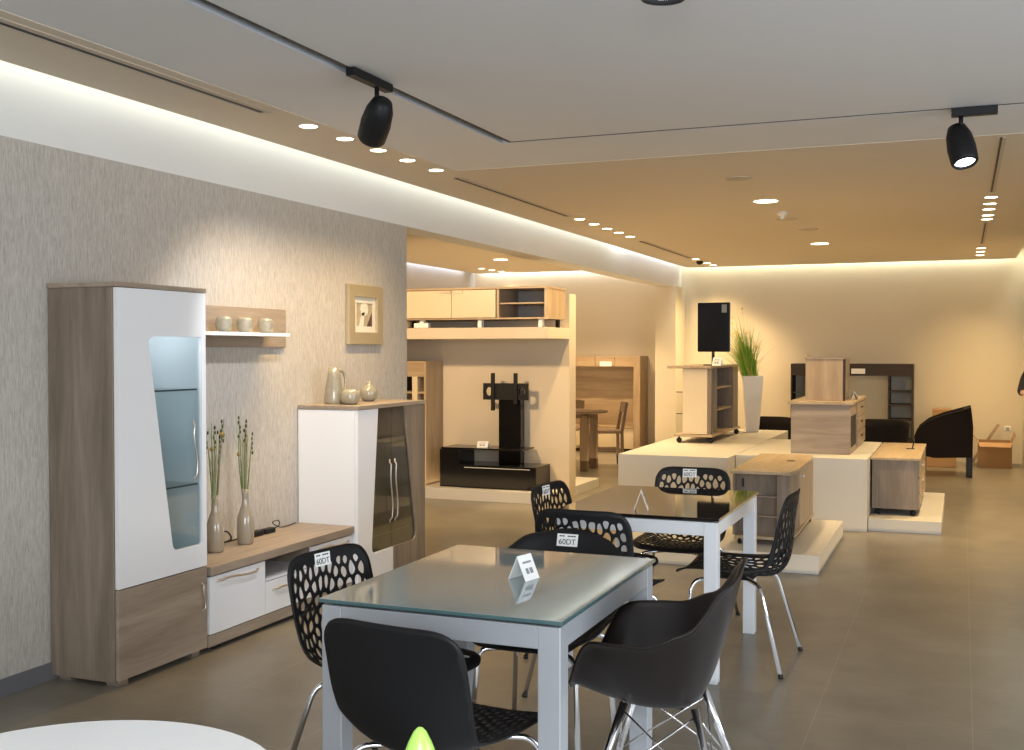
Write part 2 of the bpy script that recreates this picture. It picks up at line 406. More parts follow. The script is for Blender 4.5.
for i, (x, y) in enumerate(((-6.59, 15.07), (-6.575, 15.43), (-6.56, 15.76), (-6.55, 16.0))):
    downlight(x, y, 0.045, f'tiny round downlight in the alcove, {["nearest", "second", "third", "farthest"][i]} of four', 'tiny downlights in the alcove', 40)
spot('alcove_fill_lamp', (-4.9, 7.55, 2.68), (-4.9, 10.6, 0.8), 420, (1, 0.70, 0.38), 110, 0.8, 0.1)  # added fill without a fitting, warms the partition wall
spot('alcove_wall_fill', (-4.9, 14.7, 2.70), (-4.9, 15.2, 0), 210, (1, 0.68, 0.36), 95, 0.7, 0.05)  # added spot without a fitting, brightens the oak wall unit
spot('back_wall_lamp', (-2.9, 15.45, 2.70), (-2.9, 15.6, 0), 100, (1, 0.68, 0.36), 95, 0.7, 0.05)

# small ceiling fittings
for (x, y, r, lab) in ((-1.47, 7.89, 0.095, 'flush round ceiling speaker nearest in the warm ceiling'), (-1.51, 10.5, 0.10, 'flush round ceiling speaker behind the smoke detector'), (-1.44, 11.44, 0.10, 'flush round ceiling speaker just before the far round light')):
    bm = nb(); lathe(bm, [(r, 0), (r, -0.006), (r * 0.9, -0.008), (0.01, -0.008)], (x, y, CZ), 28, False, True)
    solo('ceiling_speaker', bm, M['patch'], lab, 'ceiling speaker', 'flush ceiling speakers')
t = thing('smoke_detector', 'small white smoke detector between the two large round ceiling lights', 'smoke detector', (-1.475, 9.956, CZ))
bm = nb(); lathe(bm, [(0.05, 0), (0.05, -0.02), (0.035, -0.035)], (-1.475, 9.956, CZ), 24, False, True); part('base', bm, M['trimring'], t)
bm = nb(); lathe(bm, [(0.02, -0.035), (0.02, -0.06)], (-1.475, 9.956, CZ), 16, False, True); part('sensor_cap', bm, M['card'], t)
t = thing('ceiling_dome_camera', 'tiny black dome camera among the far left downlights', 'camera', (-3.31, 14.95, CZ))
bm = nb(); lathe(bm, [(0.05, 0), (0.045, -0.03), (0.02, -0.05)], (-3.31, 14.95, CZ), 18, False, True); part('dome', bm, M['blackg'], t, smooth=True)
# track spotlights
def track_spot(x, y, along, aim, label, power, col, lens):
    t = thing('track_spotlight', label, 'spotlight', (x, y, TZ), 'black track spotlights')
    a = 0.105
    if along == 'Y': bm = B(x - 0.022, x + 0.022, y - a - 0.07, y + a + 0.07, TZ - 0.04, TZ - 0.003)
    else: bm = B(x - 0.015, x + 0.20, y - 0.022, y + 0.022, TZ - 0.045, TZ - 0.003)
    part('track_adapter', bm, M['blackm'], t, 0.003)
    px = x + (0.03 if along == 'X' else 0); py = y + (0.06 if along == 'Y' else 0)
    bm = nb(); tube(bm, [(px, py, TZ - 0.04), (px, py, TZ - 0.115)], 0.011); part('swivel_arm', bm, M['blackm'], t, smooth=True)
    c = Vector((px, py, TZ - 0.185)); d = (Vector(aim) - c).normalized()
    q = d.to_track_quat('-Z', 'Y').to_matrix().to_4x4()
    bm = nb(); lathe(bm, [(0.022, 0.115), (0.045, 0.10), (0.062, 0.05), (0.069, -0.02), (0.066, -0.10), (0.058, -0.112), (0.05, -0.112), (0.05, -0.085)], (0, 0, 0), 28, True, False)
    bm.transform(Matrix.Translation(c) @ q)
    h = part('lamp_head', bm, M['blackm'], t, smooth=True)
    bm = nb(); lathe(bm, [(0.05, -0.098), (0.05, -0.094)], (0, 0, 0), 24, True, True); bm.transform(Matrix.Translation(c) @ q)
    part('lens', bm, lens, h)
    spot('track_lamp', c + d * 0.125, aim, power, col, 75, 0.6, 0.045)
track_spot(-2.445, 4.36, 'Y', (-3.75, 5.6, 1.0), 'black track spotlight over the tv bench, seen from behind', 75, (0.92, 0.95, 1.0), M['lens_c'])
track_spot(-0.045, 6.05, 'X', (0.42, 5.25, 0.5), 'black track spotlight with glowing lens near the right edge', 20, (0.92, 0.95, 1.0), M['lens_c'])

track_spot(-0.735, 2.82, 'Y', (-0.80, 2.9, 0.0), 'black spotlight cut off by the top edge of the view', 20, (0.92, 0.95, 1.0), M['lens_c'])
# cove lights
def cove(x, y, z, dx, dy, length, power, col):
    l = bpy.data.lights.new('cove_lamp', 'AREA'); l.shape = 'RECTANGLE'; l.energy = power; l.color = col
    o = bpy.data.objects.new('cove_lamp', l); COL.objects.link(o); o.location = (x, y, z)
    l.size, l.size_y = (length, 0.03) if dy else (0.03, length)
    o.rotation_euler = (math.radians(30) * dy, -math.radians(30) * dx * -1 * -1, 0)
    return o
cove(-3.785, 5.2, 2.83, -1, 0, 16.0, 17, (0.96, 1.0, 0.88)); cove(-3.785, 14.3, 2.83, -1, 0, 3.4, 4, (0.92, 0.96, 1.0))
cove(-1.6, 16.14, 2.83, 0, 1, 4.4, 13, (0.97, 1.0, 0.84)); cove(0.69, 14.5, 2.83, 1, 0, 3.2, 8, (0.97, 1.0, 0.84))
cove(-5.6, 16.15, 2.80, 0, 1, 3.0, 9, (0.95, 0.97, 1.0)); cove(-7.15, 12.0, 2.80, -1, 0, 7.5, 11, (0.86, 0.90, 1.0))

# ================================================================== LEFT WALL FURNITURE
def wavy(y0, y1, x, z, axis, amp, r=0.006, n=24):
    pts = []
    for i in range(n + 1):
        t = i / n; w = amp * math.sin(t * 2 * PI)
        e = 0.014 if 0.06 < t < 0.94 else 0.0
        pts.append((x + e, y0 + (y1 - y0) * t, z + w) if axis == 'Y' else (x + e, y0 + w, z + (y1 - z) * t))
    return pts
def handle_h(y0, y1, x, z, parent, amp=0.007):
    bm = nb(); tube(bm, wavy(y0, y1, x, z, 'Y', amp), 0.006, 8); return part('handle', bm, M['champ'], parent, smooth=True)
def handle_v(y, z0, z1, x, parent, amp=0.012):
    bm = nb(); tube(bm, wavy(y, z1, x, z0, 'Z', amp), 0.0045, 8); return part('handle', bm, M['champ'], parent, smooth=True)

# tall display cabinet
XW = -3.85
t = thing('display_cabinet', 'tall ash oak display cabinet with white door and tapered glass window', 'cabinet', (-3.67, 4.21, 0))
y0, y1, xf = 3.885, 4.512, -3.457
part('side_panel', B(XW + 0.005, xf - 0.022, y0, y0 + 0.022, 0.022, 1.785), M['oak_z'], t, 0.002)
part('side_panel', B(XW + 0.005, xf - 0.022, y1 - 0.022, y1, 0.022, 1.785), M['oak_z'], t, 0.002)
part('top_panel', B(XW + 0.005, xf + 0.004, y0 - 0.006, y1 + 0.004, 1.785, 1.806), M['oak_y'], t, 0.002)
part('back_panel', B(XW + 0.005, XW + 0.012, y0 + 0.022, y1 - 0.022, 0.03, 1.785), M['inner'], t)
part('base_panel', B(XW + 0.012, xf - 0.022, y0 + 0.022, y1 - 0.022, 0.03, 0.05), M['oak_y'], t)
part('inner_partition', B(XW + 0.012, xf - 0.022, y0 + 0.17, y0 + 0.175, 0.45, 1.785), M['inner'], t)
part('inner_partition', B(XW + 0.012, xf - 0.022, y1 - 0.028, y1 - 0.0222, 0.45, 1.785), M['inner'], t)
part('inner_partition', B(XW + 0.012, xf - 0.022, y0 + 0.022, y1 - 0.022, 0.43, 0.45), M['inner'], t)
win = rounded([(4.092, 1.568), (4.480, 1.568), (4.480, 0.553), (4.260, 0.553)], [0.05, 0.004, 0.01, 0.035])
bm = prism(nb(), [(y0 + 0.008, 0.44), (y1, 0.44), (y1, 1.782), (y0 + 0.008, 1.782)], 'X', xf - 0.02, xf, [win])
d = part('door', bm, M['lacquer'], t, label='white lacquer upper door with tapered window')
bm = prism(nb(), rounded([(4.091, 1.57), (4.482, 1.57), (4.482, 0.55), (4.259, 0.55)], [0.05, 0.004, 0.01, 0.035]), 'X', xf - 0.016, xf - 0.011)
part('glass_pane', bm, M['pane'], d)
handle_v(4.42, 0.87, 1.165, xf - 0.005, d)
d = part('door', B(xf - 0.02, xf, y0 + 0.006, y1, 0.03, 0.434), M['oak_y'], t, 0.002, label='ash oak lower door')
handle_v(4.475, 0.22, 0.36, xf, d, 0.008)
for z in (1.312, 0.847):
    g = part('glass_shelf', B(XW + 0.015, xf - 0.034, y0 + 0.18, y1 - 0.03, z - 0.004, z + 0.004), M['shelfclear'], t)
    part('shelf_edge', B(xf - 0.034, xf - 0.03, y0 + 0.18, y1 - 0.03, z - 0.004, z + 0.004), M['shelfglass'], g, label='dark polished front edge')
for (px, py) in ((XW + 0.06, y0 + 0.06), (xf - 0.06, y0 + 0.06), (XW + 0.06, y1 - 0.06), (xf - 0.06, y1 - 0.06)):
    part('foot', B(px - 0.035, px + 0.035, py - 0.03, py + 0.03, 0, 0.026), M['champ'], t)

# tv bench
t = thing('tv_bench', 'low ash oak tv bench with white flap doors between the two display cabinets', 'tv bench', (-3.65, 5.22, 0))
ya, yb, xf = 4.523, 5.925, -3.455
part('top_slab', B(XW + 0.005, -3.44, ya, yb, 0.383, 0.428), M['oak_y'], t, 0.003)
part('plinth', B(XW + 0.02, xf - 0.002, ya, yb, 0.024, 0.082), M['oak_y'], t, 0.002)
part('back_panel', B(XW + 0.005, XW + 0.015, ya, yb, 0.08, 0.385), M['oak_y'], t)
for y in (ya, 5.0, 5.46, yb - 0.016):
    part('divider', B(XW + 0.015, xf - 0.022, y, y + 0.016, 0.082, 0.383), M['oak_z'], t)
d = part('flap_door', B(xf - 0.02, xf, ya + 0.008, 5.005, 0.086, 0.374), M['lacquer'], t, 0.002); handle_h(4.585, 4.94, xf, 0.345, d)
d = part('flap_door', B(xf - 0.02, xf, 5.47, yb - 0.004, 0.086, 0.374), M['lacquer'], t, 0.002); handle_h(5.53, 5.88, xf, 0.345, d)
part('niche_shelf', B(XW + 0.015, xf - 0.004, 5.016, 5.46, 0.262, 0.276), M['lacquer'], t)
d = part('drawer', B(xf - 0.02, xf, 5.01, 5.465, 0.086, 0.258), M['lacquer'], t, 0.002); handle_h(5.07, 5.40, xf, 0.205, d)
for y in (ya + 0.1, yb - 0.1):
    for x in (XW + 0.1, xf - 0.06): part('foot', B(x - 0.03, x + 0.03, y - 0.03, y + 0.03, 0, 0.024), M['blackm'], t)

# low display cabinet
t = thing('low_display_cabinet', 'low display cabinet, white side and tapered double glass doors', 'cabinet', (-3.64, 6.39, 0))
ya, yb, xf, ym = 5.93, 6.85, -3.42, 6.385
part('side_panel', B(XW + 0.005, xf - 0.022, ya, ya + 0.022, 0.022, 1.135), M['lacquer'], t, 0.002, label='white near side panel')
part('side_panel', B(XW + 0.005, xf - 0.022, yb - 0.022, yb, 0.022, 1.135), M['oak_z'], t, 0.002)
part('top_panel', B(XW + 0.005, xf + 0.004, ya - 0.004, yb + 0.004, 1.138, 1.163), M['oak_y'], t, 0.002)
part('back_panel', B(XW + 0.005, XW + 0.012, ya + 0.022, yb - 0.022, 0.03, 1.136), M['inner_d'], t)
part('base_panel', B(XW + 0.012, xf - 0.022, ya + 0.022, yb - 0.022, 0.03, 0.05), M['inner_d'], t)
for z in (0.906, 0.613, 0.322):
    g = part('glass_shelf', B(XW + 0.015, xf - 0.034, ya + 0.024, yb - 0.024, z - 0.004, z + 0.004), M['shelfclear'], t)
    part('shelf_edge', B(xf - 0.034, xf - 0.03, ya + 0.024, yb - 0.024, z - 0.004, z + 0.004), M['shelfglass'], g, label='dark polished front edge')
def bez(a, p, b, k=6):
    a, p, b = Vector(a), Vector(p), Vector(b); return [tuple(a * (1 - j / k) ** 2 + p * 2 * (j / k) * (1 - j / k) + b * (j / k) ** 2) for j in range(k + 1)]
glL = [(6.189, 1.136)] + bez((6.106, 0.29), (6.096, 0.226), (6.15, 0.227)) + [(ym, 0.228)]
outL = [(ym - 0.002, 0.228)] + glL[::-1][1:] + [(ya + 0.003, 1.136), (ya + 0.003, 0.03), (ym - 0.002, 0.03)]
d = part('door', prism(nb(), outL, 'X', xf - 0.02, xf), M['lacquer'], t, label='white lacquer near door')
part('glass_pane', prism(nb(), [(6.18, 1.136), (6.09, 0.222), (ym - 0.002, 0.222), (ym - 0.002, 1.136)], 'X', xf - 0.017, xf - 0.012), M['smoke'], d)
handle_v(ym - 0.035, 0.39, 0.80, xf - 0.005, d)
glR = [(6.556, 1.136)] + bez((6.712, 0.31), (6.727, 0.23), (6.66, 0.229)) + [(ym, 0.228)]
outR = [(ym + 0.002, 0.228)] + glR[::-1][1:] + [(yb - 0.001, 1.136), (yb - 0.001, 0.03), (ym + 0.002, 0.03)]
d = part('door', prism(nb(), outR, 'X', xf - 0.02, xf), M['oak_z'], t, label='ash oak far door')
part('glass_pane', prism(nb(), [(6.56, 1.136), (6.73, 0.222), (ym + 0.002, 0.222), (ym + 0.002, 1.136)], 'X', xf - 0.017, xf - 0.012), M['smoke'], d)
handle_v(ym + 0.035, 0.39, 0.80, xf - 0.005, d)
for (px, py) in ((XW + 0.06, ya + 0.06), (xf - 0.06, ya + 0.06), (XW + 0.06, yb - 0.06), (xf - 0.06, yb - 0.06)):
    part('foot', B(px - 0.03, px + 0.03, py - 0.03, py + 0.03, 0, 0.026), M['blackm'], t)

# goblets
def goblet_bm(x, y, z, h=0.19, r=0.036):
    pr = [(0.001, 0.004), (r * 0.85, 0.003), (r * 0.9, 0.006), (0.012, 0.012), (0.0045, 0.03), (0.0045, h * 0.45), (r * 0.55, h * 0.5), (r * 0.95, h * 0.62), (r, h * 0.75), (r * 0.85, h),
          (r * 0.82, h), (r * 0.96, h * 0.75), (r * 0.9, h * 0.63), (r * 0.4, h * 0.53), (0.001, h * 0.51)]
    return lathe(nb(), pr, (x, y, z), 20, False)
for (x, y, z, h, lab, tint) in ((-3.62, 4.22, 1.316, 0.22, 'clear stemmed glass on the upper shelf of the tall cabinet', 0), (-3.62, 4.33, 0.851, 0.17, 'clear stemmed glass on the lower glass shelf of the tall cabinet', 0),
        (-3.57, 6.26, 0.91, 0.2, 'stemmed glass on the upper shelf of the low cabinet', 0), (-3.6, 6.25, 0.617, 0.2, 'stemmed glass on the middle shelf of the low cabinet', 0),
        (-3.57, 6.22, 0.326, 0.2, 'tall stemmed glass behind its twin on the lowest glass shelf', 0), (-3.52, 6.28, 0.326, 0.15, 'short stemmed glass in front on the lowest glass shelf', 0), (-3.66, 6.2, 0.05, 0.16, 'stemmed glass on the floor of the low cabinet', 0)):
    solo('wine_glass', goblet_bm(x, y, z, h), M['goblet'], lab, 'glass', 'stemmed glasses in the display cabinets', smooth=True)

# wall shelf and three cups
t = thing('wall_shelf', 'ash oak wall shelf with white ledge holding three round cups', 'shelf', (-3.84, 5.3, 1.52))
part('back_board', B(XW, XW + 0.02, 4.56, 5.778, 1.522, 1.752), M['oak_y'], t, 0.002)
part('ledge', B(XW + 0.02, -3.65, 4.58, 5.55, 1.583, 1.603), M['lacquer'], t, 0.002)
for i, y in enumerate((5.035, 5.225, 5.425)):
    bm = lathe(nb(), [(0.001, 0.004), (0.030, 0.0), (0.042, 0.02), (0.048, 0.045), (0.044, 0.07), (0.036, 0.084), (0.032, 0.084), (0.040, 0.068), (0.043, 0.045), (0.032, 0.015), (0.001, 0.012)], (-3.735, y, 1.603), 28, False)
    solo('round_cup', bm, M['celadon'], f'round crackle glazed cup, {["nearest the tall cabinet", "middle of three", "farthest from the tall cabinet"][i]} on the wall shelf', 'cup', 'round cups on the wall shelf', smooth=True)

# picture
t = thing('framed_picture', 'small framed picture in wide champagne frame on the wallpaper', 'picture', (-3.84, 6.755, 1.54))
pa = [(6.516, 1.545), (6.99, 1.545), (6.99, 1.955), (6.516, 1.955)]
def inset(p, k): a, b, c, d_ = p[0][0] + k, p[1][0] - k, p[0][1] + k, p[2][1] - k; return [(a, c), (b, c), (b, d_), (a, d_)]
part('frame', prism(nb(), pa, 'X', XW, XW + 0.03, [inset(pa, 0.085)]), M['gold'], t, 0.004)
part('mount', prism(nb(), inset(pa, 0.08), 'X', XW + 0.004, XW + 0.014, [inset(pa, 0.125)]), M['mount'], t)
art = part('picture_print', prism(nb(), inset(pa, 0.12), 'X', XW + 0.004, XW + 0.009), M['art_a'], t)
bm = prism(nb(), [(6.755 + 0.055 * math.cos(k * PI / 9), 1.79 + 0.05 * math.sin(k * PI / 9)) for k in range(18)], 'X', XW + 0.009, XW + 0.0105)
prism(bm, [(6.68, 1.67), (6.74, 1.67), (6.76, 1.77), (6.72, 1.76)], 'X', XW + 0.009, XW + 0.0105)
part('pale_shape', bm, M['art_b'], art)
part('dark_shape', prism(nb(), [(6.79, 1.67), (6.862, 1.67), (6.862, 1.77)], 'X', XW + 0.009, XW + 0.0105), M['art_c'], art)

# vases on the low cabinet
zt = 1.163
bm = lathe(nb(), [(0.001, 0.003), (0.060, 0), (0.063, 0.02), (0.055, 0.10), (0.042, 0.18), (0.036, 0.222), (0.031, 0.222), (0.037, 0.18), (0.049, 0.1), (0.054, 0.02), (0.001, 0.012)], (-3.70, 6.12, zt), 32, False)
for v in bm.verts:
    if v.co.z > zt + 0.2: v.co.z += (v.co.y - 6.12) * -0.35
t = thing('ceramic_jug', 'tall tapering crackle glazed jug with loop handle on the low cabinet', 'jug', (-3.70, 6.12, zt))
part('body', bm, M['celadon'], t, smooth=True)
bm = nb(); tube(bm, smooth_path([(-3.69, 6.155, zt + 0.215), (-3.68, 6.20, zt + 0.20), (-3.67, 6.215, zt + 0.14), (-3.67, 6.19, zt + 0.07)], 6), 0.010, 10); part('handle', bm, M['celadon'], t, smooth=True)
bm = lathe(nb(), [(0.001, 0.003), (0.04, 0), (0.058, 0.02), (0.064, 0.05), (0.057, 0.08), (0.038, 0.098), (0.034, 0.098), (0.052, 0.08), (0.058, 0.05), (0.001, 0.012)], (-3.57, 6.10, zt), 32, False)
solo('round_bowl', bm, M['celadon'], 'squat round crackle glazed bowl in front of the tall jug', 'bowl', smooth=True)
bm = lathe(nb(), [(0.001, 0.003), (0.032, 0), (0.054, 0.02), (0.063, 0.055), (0.052, 0.09), (0.024, 0.110), (0.016, 0.116), (0.018, 0.134), (0.013, 0.134), (0.011, 0.116), (0.045, 0.085), (0.055, 0.05), (0.001, 0.012)], (-3.68, 6.53, zt), 32, False)
solo('bud_vase', bm, M['celadon'], 'round narrow-necked crackle vase nearest the glass doors', 'vase', smooth=True)

# bottle vases and dried stems
def bottle(x, y, lab):
    bm = lathe(nb(), [(0.001, 0.004), (0.040, 0), (0.046, 0.012), (0.048, 0.09), (0.044, 0.15), (0.031, 0.19), (0.020, 0.222), (0.018, 0.28), (0.021, 0.305), (0.017, 0.305), (0.014, 0.28), (0.014, 0.22), (0.026, 0.18), (0.038, 0.1), (0.001, 0.03)], (x, y, 0.428), 32, False)
    solo('bottle_vase', bm, M['taupe'], lab, 'vase', 'taupe bottle vases on the tv bench', smooth=True)
bottle(-3.685, 4.88, 'taupe bottle vase on the bench, nearer the tall cabinet')
bottle(-3.685, 5.15, 'taupe bottle vase beside the black adapter on the bench')
def stems(x, y, seed, lab, green):
    rnd = random.Random(seed); t = thing('dried_flower_stems', lab, 'flowers', (x, y, 0.70), 'dried stems in the bottle vases')
    bs, bl = nb(), nb()
    for i in range(11):
        a = rnd.uniform(0, 2 * PI); s = rnd.uniform(0.01, 0.055); h = rnd.uniform(0.30, 0.42)
        tip = Vector((x + math.cos(a) * s, y + math.sin(a) * s * 1.1, 0.72 + h)); base = Vector((x + math.cos(a) * 0.008, y + math.sin(a) * 0.008, 0.62))
        mid = base.lerp(tip, 0.6) + Vector((rnd.uniform(-.008, .008), rnd.uniform(-.008, .008), 0))
        tube(bs if i < 7 else bl, smooth_path([base, mid, tip], 5), 0.0046 if i < 7 else 0.0022, 6, 0.0016)
        if i < 4:
            bp = nb()
            for k in range(5):
                p = tip - Vector((0, 0, 0.026 * k)) + Vector((rnd.uniform(-.007, .007), rnd.uniform(-.007, .007), 0)); sphere(bp, p, 0.0065, 0.8, 0.8, 1.7, 8, 6)
            part('seed_spike', bp, M['pod'], t, smooth=True)
        elif i < 6:
            bb = nb(); sphere(bb, mid.lerp(tip, 0.3 + 0.3 * (i - 4)), 0.013, 1, 1, 1.0, 10, 7); part('bloom', bb, M['bloom'], t, smooth=True)
    for i in range(34):
        a = rnd.uniform(0, 2 * PI); s = rnd.uniform(0.02, 0.085); h = rnd.uniform(0.15, 0.40)
        b = Vector((x, y, 0.70)); tp = Vector((x + math.cos(a) * s * 0.8, y + math.sin(a) * s, 0.72 + h))
        md = b.lerp(tp, 0.5) - Vector((math.cos(a), math.sin(a), 0)) * s * 0.25
        tube(bl, smooth_path([b, md, tp], 4), 0.0011, 5, 0.0005)
    part('stems', bs, M['stem'], t, smooth=True); part('wispy_grass', bl, M['dry'] if not green else M['dry'], t, smooth=True)
stems(-3.685, 4.88, 3, 'dried stems with dark pods in the vase nearer the tall cabinet', False)
stems(-3.685, 5.15, 8, 'dried stems with green stalks in the vase beside the adapter', True)
zt = 0.428
bm = nb(); tube(bm, smooth_path([(-3.80, 4.80, zt + 0.01), (-3.76, 4.74, zt + 0.035), (-3.77, 4.80, zt + 0.05), (-3.77, 4.93, zt + 0.012), (-3.72, 4.98, zt + 0.008), (-3.76, 4.97, zt + 0.07), (-3.76, 5.08, zt + 0.075), (-3.77, 5.13, zt + 0.02), (-3.80, 5.02, zt + 0.008), (-3.79, 5.25, zt + 0.008)], 8), 0.0045, 7)
solo('power_cable', bm, M['blackm'], 'looped black power cable behind the bottle vases', 'cable', smooth=True)
t = thing('power_adapter', 'black power adapter with thin cable lying on the tv bench', 'power adapter', (-3.78, 5.42, zt))
bm = B(-3.805, -3.755, 5.33, 5.43, zt, zt + 0.032); part('adapter_block', bm, M['blackm'], t, 0.006)
part('adapter_block', B(-3.80, -3.755, 5.45, 5.55, zt, zt + 0.03), M['blackm'], t, 0.006)
bm = nb(); tube(bm, smooth_path([(-3.78, 5.42, zt + 0.015), (-3.77, 5.46, zt + 0.02)], 4), 0.004, 6)
tube(bm, smooth_path([(-3.78, 5.54, zt + 0.015), (-3.78, 5.62, zt + 0.03), (-3.80, 5.64, zt + 0.055), (-3.80, 5.58, zt + 0.05), (-3.79, 5.66, zt + 0.012), (-3.82, 5.86, zt + 0.008)], 8), 0.003, 6)
part('cable', bm, M['blackm'], t, smooth=True)

# ================================================================== TABLES
def table(name, x0, x1, y0, y1, lw, ab, mtop, medge, mframe, label):
    t = thing(name, label, 'table', ((x0 + x1) / 2, (y0 + y1) / 2, 0))
    bm = B(x0, x1, y0, y1, 0.738, 0.75)
    tp = part('table_top', bm, mtop, t, 0.002, mats=[mtop, medge])
    for p in tp.data.polygons: p.material_index = 0 if abs(p.normal.z) > 0.9 else 1
    part('spacer', B(x0 + 0.03, x1 - 0.03, y0 + 0.03, y1 - 0.03, 0.730, 0.738), M['blackm'], t)
    i = 0.008
    a0, a1, b0, b1 = x0 + i, x1 - i, y0 + i, y1 - i
    for (xx, yy) in ((a0, b0), (a1 - lw, b0), (a0, b1 - lw), (a1 - lw, b1 - lw)):
        part('leg', B(xx, xx + lw, yy, yy + lw, 0, 0.730), mframe, t, 0.003)
    k = 0.002
    part('apron', B(a0 + lw, a1 - lw, b0 + k, b0 + 0.03, ab, 0.730), mframe, t, 0.002); part('apron', B(a0 + lw, a1 - lw, b1 - 0.03, b1 - k, ab, 0.730), mframe, t, 0.002)
    part('apron', B(a0 + k, a0 + 0.03, b0 + lw, b1 - lw, ab, 0.730), mframe, t, 0.002); part('apron', B(a1 - 0.03, a1 - k, b0 + lw, b1 - lw, ab, 0.730), mframe, t, 0.002)
table('dining_table', -1.805, -1.02, 2.888, 3.9, 0.068, 0.664, M['frost'], M['frost_e'], M['silver'], 'silver framed dining table with grey frosted glass top')
table('dining_table', -1.78, -1.0, 4.93, 5.975, 0.062, 0.668, M['darkglass'], M['darkglass'], M['wmetal'], 'white framed dining table with dark brown glass top')

def tent_sign(x, y, z, w, h, d, rz, label, group='folded price cards', bars=True):
    t = thing('price_card', label, 'price card', (x, y, z), group)
    bm = nb()
    for s in (-1, 1):
        pts = [(0, h), (s * d, 0), (s * (d - 0.003), 0), (0, h - 0.006)]
        prism(bm, [(x + p, z + q) for p, q in pts], 'Y', y - w / 2, y + w / 2)
    part('folded_card', bm, M['card'], t)
    if bars:
        for s in (-1, 1):
            L_ = math.hypot(d, h); ax = Vector((0, s, 0)); ay = Vector((-s * d, 0, h)) / L_; az = ax.cross(ay)
            bm = nb()
            for (a, b, ww, hh) in ((0, 0.70, 0.6, 0.08), (-0.16, 0.36, 0.2, 0.22), (0.12, 0.36, 0.22, 0.22)):
                cc = Vector((x + s * d * (1 - b), y, z + h * b)) + az * 0.001 + ax * (a * w)
                v = [bm.verts.new(cc + ax * (i * ww * w / 2) + ay * (j * hh * L_ / 2)) for i, j in ((-1, -1), (1, -1), (1, 1), (-1, 1))]
                bm.faces.new(v)
            part('print', bm, M['greyink'], t, fix=False)
    t.rotation_euler = (0, 0, rz); return t
tent_sign(-1.335, 3.40, 0.75, 0.078, 0.078, 0.036, math.radians(-14), 'folded white price card on the grey glass table')
tent_sign(-1.405, 5.10, 0.75, 0.085, 0.092, 0.034, math.radians(14), 'folded white price card on the dark glass table')

# ================================================================== LACE CHAIRS
PROF = [(0.240, 0.428), (0.205, 0.447), (0.10, 0.447), (-0.03, 0.430), (-0.135, 0.420), (-0.21, 0.435), (-0.255, 0.49), (-0.272, 0.58), (-0.278, 0.70), (-0.292, 0.83)]
SP = smooth_path([(0, a, b) for a, b in PROF], 8)
CUM = [0.0]
for i in range(1, len(SP)): CUM.append(CUM[-1] + (SP[i] - SP[i - 1]).length)
LEN = CUM[-1]; HW = 0.228
def surf(x, t, off=0.0):
    t = max(0, min(LEN - 1e-6, t)); i = 0
    while CUM[i + 1] < t: i += 1
    f = (t - CUM[i]) / (CUM[i + 1] - CUM[i]); p = SP[i].lerp(SP[i + 1], f)
    j0, j1 = max(0, i - 1), min(len(SP) - 1, i + 2)
    tg = (SP[j1] - SP[j0]).normalized(); n = Vector((1, 0, 0)).cross(-tg)      # up on the seat, forward on the back
    if n.z < 0 and n.y < 0: n = -n
    n = Vector((0, tg.z, -tg.y)); n = n if n.z > 0 or n.y > 0 else -n
    u = t / LEN; ws = 1.0 - 0.06 * math.exp(-((u - 0.52) / 0.14) ** 2)
    k = 0.058 * math.exp(-((u - 0.55) / 0.28) ** 2) + 0.014
    q = p + n * (k * (x / HW) ** 2 + off); q.x = x * ws
    return q, n, tg

def outline(sc):
    poly = rounded([(-HW, 0), (HW, 0), (HW * 0.96, LEN), (-HW * 0.96, LEN)], [0.07, 0.07, 0.10, 0.10], 8)
    return [(x, t / sc) for x, t in poly]
def resample(poly, d):
    n = len(poly); P_ = [Vector(p) for p in poly] + [Vector(poly[0])]; tot = sum((P_[i + 1] - P_[i]).length for i in range(n)); m = int(tot / d); out = []; i = 0; acc = 0
    for k in range(m):
        s = k * tot / m
        while acc + (P_[i + 1] - P_[i]).length < s: acc += (P_[i + 1] - P_[i]).length; i += 1
        e = P_[i + 1] - P_[i]; out.append((P_[i] + e * ((s - acc) / e.length), e.normalized()))
    return out
def clip(poly, a, b):
    m = (a + b) / 2; d = b - a; out = []
    n = len(poly)
    for i in range(n):
        p, q = poly[i], poly[(i + 1) % n]; sp, sq = (p - m).dot(d), (q - m).dot(d)
        if sp <= 0: out.append(p)
        if (sp < 0 < sq) or (sq < 0 < sp): out.append(p + (q - p) * (sp / (sp - sq)))
    return out
